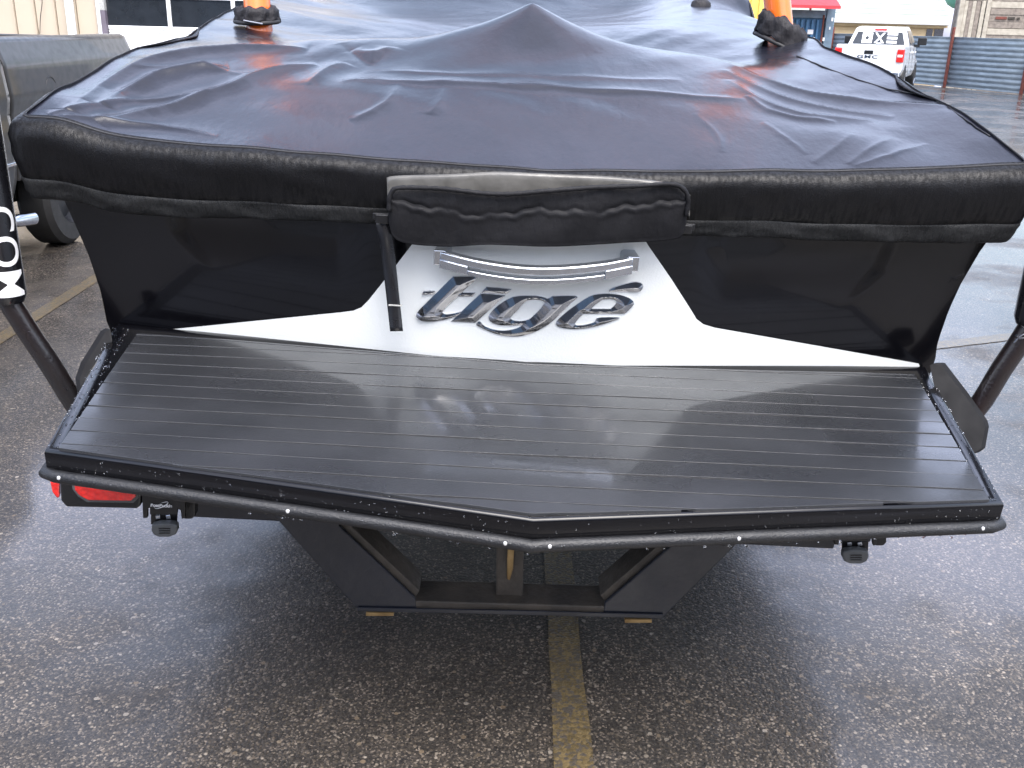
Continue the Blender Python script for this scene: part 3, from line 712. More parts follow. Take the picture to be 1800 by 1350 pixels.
# hanging strap and buckles
sp = [(672,388,.046),(676,410,.046),(681,440,.034),(687,490,.026),(692,535,.024),(697,583,.034)]
pts = [np.array(skirt_face(u, v, o)) for u, v, o in sp]; pts = catmull(pts, 24); P = [[], []]
for i, p in enumerate(pts):
    P[0].append((p[0]-.017, p[1], p[2])); P[1].append((p[0]+.017, p[1]-.002*math.sin(i*.5), p[2]+.002))
strap = MB().grid(P).build('strap', M['sleeve'], cover, 180, solid=.002)
p = skirt_face(695, 536, .024); MB().box((p[0]-.0175, p[1]-.006, p[2]-.0012), (p[0]+.0175, p[1]+.003, p[2]+.0012)).build('stitch_bar', M['tape'], strap)
for u, v, wd in ((672,384,.034), (1206,402,.03)):
    p = skirt_face(u, v, .048); MB().box((p[0]-wd/2, p[1]-.008, p[2]-.012), (p[0]+wd/2, p[1]+.008, p[2]+.012)).box((p[0]-wd*.7, p[1]-.004, p[2]-.004), (p[0]+wd*.7, p[1]+.006, p[2]+.014)).build('buckle', M['plastic'], cover, bevel=.003)
# boots gathered round the tower legs
def boot(cu, cv, ru, rv, tilt, hk=1.):
    c = L(cu, cv, y=2.09); P = []; n = 72
    prof = [(.62, .0), (.68, .03), (.78, .042), (.93, .035), (1.03, .015), (1.0, -.005), (1.05, -.03), (1.08, -.045)]
    for k, (r, h) in enumerate(prof):
        row = []; h = h*hk
        for i in range(n+1):
            q = 2*math.pi*(i % n)/n
            wr = 1 + .05*math.sin(q*9+k)*(k/7) + .04*math.sin(q*15+k*2) + .03*math.sin(q*4+1)
            row.append((c[0] + ru*r*wr*math.cos(q), c[1] + ru*1.0*r*wr*math.sin(q), c[2] + h*(1+.2*math.sin(q*7+k)+.12*math.sin(q*3)) - .01 + tilt*ru*r*math.cos(q)))
        P.append(row)
    o = MB().grid(P).build('leg_boot', M['boot'], cover, 180, solid=.006)
    ring = [(c[0] + ru*1.09*math.cos(q), c[1] + ru*1.09*math.sin(q), c[2]-.012-.046*hk+tilt*ru*math.cos(q)) for q in np.linspace(0, 2*math.pi, 41)]
    MB().tube(ring, .008, 8).build('zip', M['thread'], o, 180)
boot(451, 19, .074, .05, .05, .55); boot(1376, 52, .092, .05, -.42)
p = L(445, 39, y=2.0); MB().tube([p+np.array((-.035, 0, .004)), p, p+np.array((.035, -.0, -.004))], .004, 8).build('zip_pull', M['darkmetal'], cover)
# raised vent patch far up the cover
hx, hy = hit(1232, 10); hzv = float(top_z([hx], [hy])[0])
P = []
for r, h in ((1.0, .0), (.92, .02), (.6, .032), (.25, .037), (.02, .038)):
    P.append([(hx + .05*r*math.cos(q), hy + .05*r*math.sin(q), hzv + h - .004) for q in np.linspace(0, 2*math.pi, 25)])
MB().grid(P).build('vent', M['boot'], cover, 180)
# ================================================================== TRAILER
trailer = empty('boat_trailer', BM, 'black boat trailer carrying the covered boat, with tail light and upright guide poles', 'trailer')
YF = .35
def ch(poly, y0, dep, name, mat, parent=trailer, bevel=.004):   # plate traced at depth y0, given real thickness
    pts = [L(u, v, y=y0) for u, v in poly]
    return MB().prism([(p[0], p[2]) for p in pts], lambda a, b: (a, y0, b), lambda a, b: (a, y0+dep, b)).build(name, mat, parent, bevel=bevel)
for poly in ([(430,850),(575,850),(596,925),(730,1052),(733,1071),(628,1071)], [(1240,870),(1375,870),(1327,925),(1167,1085),(1060,1078),(1063,1060),(1205,938)]):
    arm = ch(poly, YF, .012, 'cross_member_arm', M['trailer'])
    inner = [(590,925),(600,915),(737,1044),(730,1054)] if poly[0][0] < 900 else [(1063,1062),(1056,1052),(1200,928),(1212,938)]
    pts = [L(u, v, y=YF) for u, v in inner]
    MB().prism([(p[0], p[2]) for p in pts], lambda a, b: (a, YF+.013, b), lambda a, b: (a, YF+.10, b)).build('flange', M['ruststeel'], arm, bevel=.002)
ch([(628,1068),(900,1073),(1166,1080),(1166,1088),(900,1081),(628,1075)], YF-.006, .005, 'bottom_lip', M['trailer'])
pts = [L(u, v, y=YF+.02) for u, v in ((728,1049),(1064,1059),(1064,1078),(728,1068))]
MB().prism([(p[0], p[2]) for p in pts], lambda a, b: (a, YF+.002, b), lambda a, b: (a, YF+.10, b)).build('bottom_channel', M['ruststeel'], trailer, bevel=.004)
post = ch([(872,930),(922,930),(919,1054),(872,1052)], YF+.04, .03, 'centre_post', M['ruststeel'])
ch([(893,950),(905,950),(902,1000),(896,1021),(891,1018),(891,985)], YF+.028, .010, 'tarnished_fin', M['rustyblade'], post, .002)
for poly in ([(643,1077),(692,1077),(692,1083),(643,1083)], [(1098,1089),(1146,1090),(1146,1095),(1098,1095)]): ch(poly, YF+.0, .03, 'bolt_pad', M['rustyblade'], trailer, .001)
a = L(330, 893, y=YF+.05); b = L(1470, 950, y=YF+.05)
MB().add([(p[0], p[1]+dy, p[2]+dz) for p in (a, b) for dy, dz in ((0,-.03),(0,.03),(.06,.03),(.06,-.03))], [(0,1,5,4),(1,2,6,5),(2,3,7,6),(3,0,4,7),(0,3,2,1),(4,5,6,7)]).build('rear_beam', M['trailer'], trailer, bevel=.006)
# tail light housings
def tail_light(poly_h, poly_l, side_poly):
    h = ch(poly_h, .26, .09, 'tail_light', M['plastic'], trailer, .006)
    def rr(poly, y0, d, nm, mat):
        pts = [L(u, v, y=y0) for u, v in poly]; MB().prism([(p[0], p[2]) for p in pts], lambda a, b: (a, y0, b), lambda a, b: (a, y0+d, b)).build(nm, mat, h, bevel=.003)
    cx = sum(p[0] for p in poly_l)/len(poly_l); cy = sum(p[1] for p in poly_l)/len(poly_l)
    rr([(cx+(u-cx)*1.09, cy+(v-cy)*1.3) for u, v in poly_l], .256, .01, 'bezel', M['greyplastic'])
    rr(poly_l, .250, .012, 'lens', M['lens'])
    pts = [L(u, v, y=.27) for u, v in side_poly]
    MB().prism([(p[0], p[2]) for p in pts], lambda a, b: (a, .272, b), lambda a, b: (a-.012, .33, b)).build('side_marker', M['lens'], h, bevel=.006)
tail_light([(104,836),(250,836),(247,890),(240,895),(116,892),(106,880)], [(130,850),(237,855),(238,874),(230,881),(155,880),(140,872),(131,862)], [(87,848),(104,848),(104,876),(99,877),(91,866)])
tail_light([(1600,880),(1745,880),(1745,925),(1735,930),(1610,930),(1603,925)], [(1612,888),(1715,888),(1715,910),(1700,916),(1620,916)], [(1747,888),(1763,888),(1760,905),(1747,912)])
# tie-down retractors
def buckle(cu, cv, k):
    def q(pts, y0, d, nm, mat, par, bv=.004):
        P2 = [L(cu+u*k, cv+v*k, y=y0) for u, v in pts]
        return MB().prism([(p[0], p[2]) for p in P2], lambda a, b: (a, y0, b), lambda a, b: (a, y0+d, b)).build(nm, mat, par, bevel=bv)
    h = q([(-38,-40),(38,-40),(38,8),(32,10),(30,-6),(24,-8),(24,2),(-24,2),(-24,-10),(-28,-8),(-28,8),(-36,8)], .26, .012, 'tie_down', M['plastic'], trailer, .002)
    q([(34,-40),(56,-40),(56,4),(50,10),(36,10)], .29, .03, 'reel_housing', M['plastic'], h)
    q([(-22,2),(24,2),(23,20),(-22,19)], .275, .008, 'latch_plate', M['plastic'], h, .001)
    for x0 in (-14, 4): q([(x0,4),(x0+8,3),(x0+9,9),(x0+1,10)], .268, .004, 'latch_pin', M['alu'], h, .001)
    P3 = [(-21,20),(-5,17),(10,17),(24,20),(25,30),(21,38),(10,42),(-8,42),(-18,38),(-22,30)]
    hd = q(P3, .25, .02, 'handle', M['greyplastic'], h, .005)
    for v in (26, 30, 34): q([(-8,v),(12,v),(12,v+1.2),(-8,v+1.2)], .248, .003, 'grip_rib', M['plastic'], hd, 0)
    return h
hb = buckle(287, 903, 1.0); buckle(1503, 950, 1.0)
def text_mesh(body, size, extr=.0004, shear=0, spacing=1., bold=0):
    cu = bpy.data.curves.new('txt', 'FONT'); cu.body = body; cu.size = size; cu.extrude = extr; cu.align_x = 'CENTER'; cu.align_y = 'CENTER'; cu.shear = shear; cu.space_character = spacing; cu.offset = bold
    o = bpy.data.objects.new('tmp', cu); COL.objects.link(o); bpy.context.view_layer.update()
    me = bpy.data.meshes.new_from_object(o.evaluated_get(bpy.context.evaluated_depsgraph_get())); bpy.data.objects.remove(o); return me
def place_text(name, me, Mx, mat, parent):
    me.transform(Mx); me.materials.clear(); me.materials.append(mat); o = bpy.data.objects.new(name, me); COL.objects.link(o); o.parent = parent; return o
p = L(283, 889, y=.2575)
place_text('logo_print', text_mesh('BoatBuckle', .0125, .0003, .2, .95, .0004), Matrix.Translation(p) @ Matrix.Rotation(R_(90), 4, 'X'), M['letterwhite'], hb)
sw = [L(u, v, y=.2572) for u, v in ((271,892),(275,894),(286,891),(295,885),(294,882),(284,884))]
MB().tube(catmull(sw, 18), [.0004+.0009*math.sin(math.pi*i/17) for i in range(18)], 6).build('logo_swoosh', M['letterwhite'], hb)
# flat guards beside the platform
for poly, x0 in (([(1632,640),(1652,638),(1692,690),(1728,741),(1731,752),(1724,792),(1710,800),(1650,720)], 1.2), ([(196,577),(185,584),(150,640),(140,668),(143,690),(150,700),(178,640),(200,600)], -1.2)):
    P0 = [L(u, v, y=None, x=x0 + (.0 if x0 > 0 else 0)) for u, v in poly]
    y0 = .66
    P1 = []
    for u, v in poly:
        yy = y0
        for _ in range(12): q = L(u, v, y=yy); yy = y0 - .7*(.08-q[2])
        P1.append(q)
    MB().prism([(p[0], p[2]) for p in P1], lambda a, b: (a, y0 - .7*(.08-b), b), lambda a, b: (a + (.02 if x0 > 0 else -.02), y0+.012 - .7*(.08-b), b)).build('side_guard', M['guard'], trailer, bevel=.008)
# guide poles
gp = []
for s, pts, sl in ((-1, ((155,742),(16,530)), ((6,532),(-24,330))), (1, ((1712,722),(1812,570)), ((1808,578),(1822,440)))):
    y0 = .62; a, b = L(*pts[0], y=y0), L(*pts[1], y=y0); c = L(*sl[1], y=y0)
    up = BR.T @ np.array([0, 0, 1.])
    path = [a+np.array([-s*.3, 0, -.06]), a+np.array([-s*.08, 0, -.05]), a, a+(b-a)*.5, a+(b-a)*.9, b+up*.05, b+up*.5, b+up*1.0]
    pole = MB().tube(catmull(path, 50), .029, 18).build('guide_pole', M['pole'], trailer, 180)
    z0 = b+up*.0; top_ = b+up*.95
    sv = MB().tube([z0+up*.0, z0+up*.02, z0+up*.5, top_], [.038, .046, .046, .046], 28).build('pole_sleeve', M['sleeve'], pole, 60)
    if s > 0:
        MB().tube([z0-up*.03, z0+up*.012], .031, 20).build('tape_wrap', M['tape'], pole, 60)
        tw = [z0+np.array([.0, -.035, .0]), z0+np.array([-.03, -.04, -.012]), z0+np.array([-.045, -.042, -.022]), z0+np.array([-.056, -.042, -.04])]
        MB().tube(catmull(tw, 12), .0022, 6).build('wire_tie', M['darkmetal'], pole, 60)
        MB().tube([tw[2]+np.array([-.01, 0, .004]), tw[2]+np.array([.0, 0, -.004]), tw[2]+np.array([.012, 0, -.002])], .004, 6).build('wire_knot', M['darkmetal'], pole, 60)
    else:
        me = text_mesh('.COM', .105, 0, 0, 1.05, .001)
        bm = bmesh.new(); bm.from_mesh(me); bmesh.ops.remove_doubles(bm, verts=bm.verts, dist=1e-5); bmesh.ops.triangulate(bm, faces=bm.faces)
        for _ in range(3): bmesh.ops.subdivide_edges(bm, edges=[e for e in bm.edges if e.calc_length() > .012], cuts=1); bmesh.ops.triangulate(bm, faces=bm.faces)
        bm.to_mesh(me); bm.free()
        r = .0467; xmax = max(v.co.x for v in me.vertices)
        fwd = np.array([0, -1., 0]); fwd -= up*fwd.dot(up); fwd /= np.linalg.norm(fwd); rgt = np.cross(fwd, up)*-1
        if rgt[0] < 0: rgt = -rgt
        for v in me.vertices:
            along = -(v.co.x - xmax) + .022; ang = v.co.y/r + .62
            q = z0 + up*along + (fwd*math.cos(ang) + rgt*math.sin(ang))*r; v.co = Vector(q)
        place_text('sleeve_lettering', me, Matrix.Identity(4), M['letterwhite'], pole)
# frame rails, wheels and fenders under the hull
for s in (-1, 1):
    MB().box((s*.95-.03, .42, -.40), (s*.95+.03, 5.8, -.30)).build('frame_rail', M['trailer'], trailer, bevel=.006)
    MB().box((s*.62-.05, .75, -.50), (s*.62+.05, 3.6, -.42)).build('bunk', M['rubber'], trailer, bevel=.01)
    for yw in (2.6, 3.4):
        wc = Vector(np.array([s*1.04, yw, 0])); wz = -(wc.y*.0)
        # wheel rests on the ground
        gw = (BR @ np.array([s*1.04, yw, 0]) + BO)[2]; rad = .33; zc = -(gw - rad)/BR[2, 2]
        Mx = Matrix.Translation((s*1.04, yw, zc)) @ Matrix.Rotation(R_(90), 4, 'Y')
        wh = MB().lathe([(.2,-.1),(.3,-.1),(.33,-.07),(.33,.07),(.3,.1),(.2,.1)], 32, Mx).build('wheel', M['tyre'], trailer, 40)
        MB().lathe([(0,.03),(.1,.04),(.19,.06),(.2,.1)], 20, Mx).build('rim', M['alu'], wh, 40)
    P = []
    for xx in (s*.92, s*1.17):
        P.append([(xx, 3.0+.85*math.cos(q), -.42 + .42*min(1, 1.3*math.sin(q))) for q in np.linspace(.15, math.pi-.15, 20)])
    MB().grid(P).build('fender', M['trailer'], trailer, 180, solid=.01)
MB().box((-.05, 5.4, -.42), (.05, 7.4, -.32)).build('tongue', M['trailer'], trailer, bevel=.006)
# water beads on the platform rim and fascia
bm = bmesh.new()
def bead(p, n, r):
    q = Vector(n).to_track_quat('Z', 'Y').to_matrix().to_4x4()
    bmesh.ops.create_icosphere(bm, subdivisions=1, radius=r, matrix=Matrix.Translation(Vector(p)+Vector(n)*r*.1) @ q @ Matrix.Diagonal((1, 1, .6, 1)))
for i in range(330):
    t = random.uniform(-1, 1); x = WN*t; y = -VN*(1-abs(t)); sg = 1 if t > 0 else -1; nn = Vector((sg*VN, -WN, 0)).normalized()
    if random.random() < .6: bead((x, y-.0005, random.uniform(-.045, -.010)), nn, abs(random.gauss(.0005, .0006))+.0004)
    else: bead((x, y-.0215, -.053+random.uniform(-.006, .006)), Vector((0, -1, .3)).normalized(), random.uniform(.0004, .0013))
for i in range(420):
    s = random.choice((-1, 1)); t = random.random(); x = s*(WN+(WB-WN)*t - random.uniform(.004, .05)); bead((x, DB*t*.95, .0), (0, 0, 1), random.uniform(.001, .0026))
for i in range(300):
    t = random.uniform(-1, 1); bead((WN*t*.98, -VN*(1-abs(t)) + random.uniform(.006, .03), 0), (0, 0, 1), random.uniform(.001, .003))
for i in range(46):
    t = random.uniform(-.6, .95); bead((WN*t, -VN*(1-abs(t)) - .012 + random.uniform(-.008, .008), -.0735), (0, 0, -1), random.uniform(.0022, .0042))
me = bpy.data.meshes.new('water_beads'); bm.to_mesh(me); bm.free(); me.materials.append(M['water']); me.polygons.foreach_set('use_smooth', [True]*len(me.polygons))
o = bpy.data.objects.new('water_beads', me); COL.objects.link(o); o.parent = swim; o['kind'] = 'stuff'

for ob in [swim] + list(swim.children):
    for v in ob.data.vertices:
        v.co.z += .013*max(0, -v.co.x)*max(0, 1-v.co.y/DB)
# ================================================================== DARK GREY PICKUP (left)
XS = -3.6
pk = empty('parked_pickup', Matrix.Translation((XS, 8., 0)), 'dark grey pickup with wet bed side, parked between the boat and the beige building', 'pickup')
def side(u, v, x=XS): q = Wd(u, v, x=x); return q[1]-8, q[2]
yR, zTop = side(228, 64); yG, _ = side(8, 150); zB = .62
wy = side(118, 380)[0] + .12; wr = .41
def bed_x(z):          # body-side profile outwards with height
    return float(np.interp(z, [.5, .62, .75, .95, 1.08, 1.2, 1.42, 1.50, zTop], [-.06, -.02, .0, .012, .0, .022, .0, -.03, -.06]))
def bodyside(y0, y1, zlist, arch=None):
    P = []
    for y in np.linspace(y0, y1, 60):
        row = []
        for z in zlist:
            zz = z
            if arch and abs(y-arch[0]) < arch[1]: zz = max(z, arch[2] + math.sqrt(max(0, arch[1]**2-(y-arch[0])**2))*.9 if z < arch[2]+arch[1] else z)
            row.append((bed_x(zz), y, zz))
        P.append(row)
    return MB().grid(P)
bed = bodyside(yG+.012, yR, list(np.linspace(zB, zTop, 40)), (wy, .52, .42)).build('bed_side', M['truckgrey'], pk, 50, solid=.02)
P = [[(bed_x(zTop)-.0, y, zTop), (bed_x(zTop)-.03, y, zTop+.022), (bed_x(zTop)-.09, y, zTop+.022), (bed_x(zTop)-.11, y, zTop-.03)] for y in np.linspace(yG+.012, yR, 8)]
MB().grid(P).build('bed_rail', M['truckgrey'], pk, 60)
P = [[(bed_x(zTop)-1.6, y, zTop), (bed_x(zTop)-1.6, y, zTop+.022), (bed_x(zTop)-1.68, y, zTop+.022), (bed_x(zTop)-1.7, y, zTop-.5)] for y in np.linspace(yG+.012, yR, 8)]
MB().grid(P).build('bed_rail', M['truckgrey'], pk, 60)
MB().box((-1.65, yG+.05, .75), (-.1, yR-.05, .8)).build('bed_floor', M['plastic'], pk)
MB().box((-1.66, yR-.04, .7), (-.075, yR+.012, zTop-.005)).build('tailgate', M['truckgrey'], pk, bevel=.015)
MB().box((-1.72, yR+.0, .5), (-.02, yR+.16, .68)).build('rear_bumper', M['alu'], pk, bevel=.03)
y0, z0 = side(193, 97); y1, z1 = side(222, 122)
MB().box((-.02, yR-.11, 1.05), (.031, yR+.004, z0)).build('tail_light', M['lens'], pk, bevel=.012)
cab = bodyside(yG-2.6, yG-.012, list(np.linspace(.5, zTop-.02, 30)), None).build('cab_side', M['truckgrey'], pk, 50, solid=.02)
MB().box((-1.66, yG-2.6, .5), (-.04, yG-.02, zTop-.03)).build('cab_body', M['truckgrey'], pk, bevel=.03)
MB().box((-1.5, yG-2.3, zTop-.03), (-.16, yG-.1, 2.05)).build('cab_roof', M['glass'], pk, bevel=.12)
MB().box((-1.66, yG-4.1, .6), (-.02, yG-2.6, 1.35)).build('hood', M['truckgrey'], pk, bevel=.1)
q = side(85, 155); ring = [(bed_x(q[1])+.004+.0, q[0] + .085*math.cos(a), q[1] + .085*math.sin(a)) for a in np.linspace(0, 2*math.pi, 33)]
fd = MB().tube(ring, .004, 6, cap=False).build('fuel_door', M['plastic'], pk)
q = side(98, 157); MB().box((.016, q[0]-.008, q[1]-.012), (.024, q[0]+.008, q[1]+.012)).build('lock', M['alu'], fd, bevel=.002)
q0 = side(0, 294); q1 = side(26, 290)
MB().box((bed_x(.75)-.01, q0[0]-1.6, q0[1]-.012), (bed_x(.75)+.022, yG-.02, q0[1]+.012)).build('side_moulding', M['alu'], pk, bevel=.004)
for yy, nm in ((wy, 'wheel'), (yG-2.95, 'wheel')):
    for xs in (-.13, -1.55):
        Mx = Matrix.Translation((xs, yy, wr)) @ Matrix.Rotation(R_(90), 4, 'Y')
        wh = MB().lathe([(.24,-.13),(.37,-.13),(.41,-.09),(.41,.09),(.37,.13),(.24,.13)], 40, Mx).build('wheel', M['tyre'], pk, 40)
        MB().lathe([(0,.06),(.08,.07),(.2,.05),(.24,.12)], 24, Mx).build('rim', M['plastic'], wh, 40)
MB().box((-1.5, yG-2.4, .38), (-.3, yR, .58)).build('underbody', M['plastic'], pk)
ea = Wd(-40, 402, x=XS-.1)-np.array([XS, 8, 0]); eb = Wd(30, 388, x=XS-.02)-np.array([XS, 8, 0]); ec = Wd(57, 384, x=XS+.0)-np.array([XS, 8, 0])
pd = (ec-eb)/np.linalg.norm(ec-eb)
ex_ = MB().tube([ea, eb-pd*.02], .03, 16).build('exhaust_pipe', M['darkmetal'], pk, 60)
MB().tube([eb-pd*.06, eb, ec, ec-pd*.0005, ec-pd*.08], [.032, .046, .05, .044, .04], 22, cap=False).build('exhaust_tip', M['chrome'], ex_, 40)

# ================================================================== BEIGE WORKSHOP (left, behind the pickup)
YB = 15.
bl = empty('workshop_building', Matrix.Translation((-7.5, YB, 0)), 'beige steel-sided workshop with white downspout and windowed white overhead door', 'building')
def bx(u): return Wd(u, 30, Y=YB)[0] + 7.5
def bz(u, v): return Wd(u, v, Y=YB)[2]
xs_ = [bx(u) for u in (-70, -35, 0, 36, 72, 107, 142, 174)]; stepx = xs_[4]-xs_[3]
x = bx(172); k = 0
while x > bx(172)-3.2:
    b_ = MB().box((x-stepx+.006, 0, 0), (x-.006, .1, 4.2)).box((x-.03, -.018, 0.0), (x-.012, .0, 4.2)).build('siding_board', M['beige'], bl, bevel=.004); x -= stepx
MB().box((bx(172)-3.3, .102, 0), (bx(172), .25, 4.2)).build('wall', M['beige'], bl)
dsx = bx(128); ds = MB().box((dsx-.05, -.12, 1.35), (dsx+.05, -.03, 4.2)).build('downspout', M['trimwhite'], bl, bevel=.012)
MB().box((dsx-.055, -.125, 0), (dsx+.055, -.025, 1.34)).build('downspout_foot', M['tape'], ds, bevel=.012)
cb = [Wd(u, v, Y=YB-.05) - np.array([-7.5, YB, 0]) for u, v in ((66,-20),(74,0),(71,30),(70,60))]
MB().tube(catmull(cb, 14), .005, 6).build('hanging_cable', M['plastic'], bl)
MB().box((bx(173), -.06, 0), (bx(179), .2, 4.2)).build('corner_trim', M['trimwhite'], bl, bevel=.006)
MB().box((bx(179)+.002, -.04, 0), (bx(187), .2, bz(183, 18))).build('jamb', M['jamb'], bl)
MB().box((bx(179)+.002, -.04, bz(183, 18)+.002), (bx(187), .2, 4.2)).build('jamb', M['tape'], bl)
dx0, dx1 = bx(187)+.003, bx(187)+4.4
dr = MB().box((dx0, .06, 0), (dx1, .12, 3.2)).build('overhead_door', M['trimwhite'], bl)
zs0, zs1 = bz(250, 46), bz(400, 1)
for z0, z1 in ((.02, .5), (.505, .98), (.985, zs0-.10), (zs0-.095, zs0-.06), (zs0-.055, zs0)): MB().box((dx0, .02, z0), (dx1, .058, z1)).build('door_section', M['trimwhite'], dr, bevel=.008)
for z0, z1 in ((zs1, zs1+.09), (zs1+.1, 3.2)): MB().box((dx0, .02, z0), (dx1, .058, z1)).build('door_section', M['trimwhite'], dr, bevel=.008)
pw = bx(300)-bx(187); xx = dx0
while xx < dx1-.3:
    MB().box((xx+.0, .04, zs0+.002), (min(xx+pw-.06, dx1), .057, zs1-.002)).build('window_pane', M['glass'], dr)
    MB().box((xx+pw-.058, .015, zs0+.002), (xx+pw-.002, .0578, zs1-.002)).build('mullion', M['trimwhite'], dr, bevel=.006); xx += pw
MB().box((dx0-.3, -.2, 4.2), (dx1+.2, .5, 4.4)).build('eave', M['trimwhite'], bl); MB().box((dx0, .02, 3.205), (dx1, .2, 4.19)).build('wall', M['beige'], bl)

# ================================================================== RIGHT BACKGROUND
# corrugated fence
FA, FB = G(1440, 131), G(1796, 166)
fd_ = (FB-FA)[:2]; flen = np.linalg.norm(fd_); fd_ = fd_/flen; fang = math.atan2(fd_[1], fd_[0])
FH_ = 1.70
fence = empty('corrugated_fence', Matrix.Translation((FA[0], FA[1], 0)) @ Matrix.Rotation(fang, 4, 'Z'), 'galvanised corrugated sheet fence with horizontal ribs and rusty leaning posts', 'fence')
fn = np.array([-fd_[1], fd_[0]])        # local +y
sgn_cam = 1 if np.dot(fn, -FA[:2]) > 0 else -1     # which local side faces the camera
def along(u, v=150): q = G(u, v); return float(np.dot((q-FA)[:2], fd_))
posts = [along(1668, 153), flen*1.005]; sp_ = posts[1]-posts[0]
allp = [posts[0]-sp_*k for k in range(6, 0, -1)] + posts + [posts[1]+sp_]
for i in range(len(allp)-1):
    a, b = allp[i], allp[i+1]
    rows = []
    for k in range(91):
        z = .02 + (FH_-.02)*k/90; y = .045*(abs(((z/.17) % 1)-.5)*2)**.6 * sgn_cam
        rows.append([(a+.002, y, z), ((a+b)/2, y+.01*math.sin(i), z+.01*math.sin(i*2)), (b-.002, y, z)])
    MB().grid(rows).build('fence_sheet', M['steel'], fence, 40, solid=.004)
for i, a in enumerate(allp):
    hgt = 2.02 if i == 6 else (1.3 if i == 7 else 1.95)
    MB().box((a-.05, (.055 if sgn_cam > 0 else -.13), 0), (a+.05, (.13 if sgn_cam > 0 else -.055), hgt)).build('fence_post', M['rust'], fence, bevel=.01)
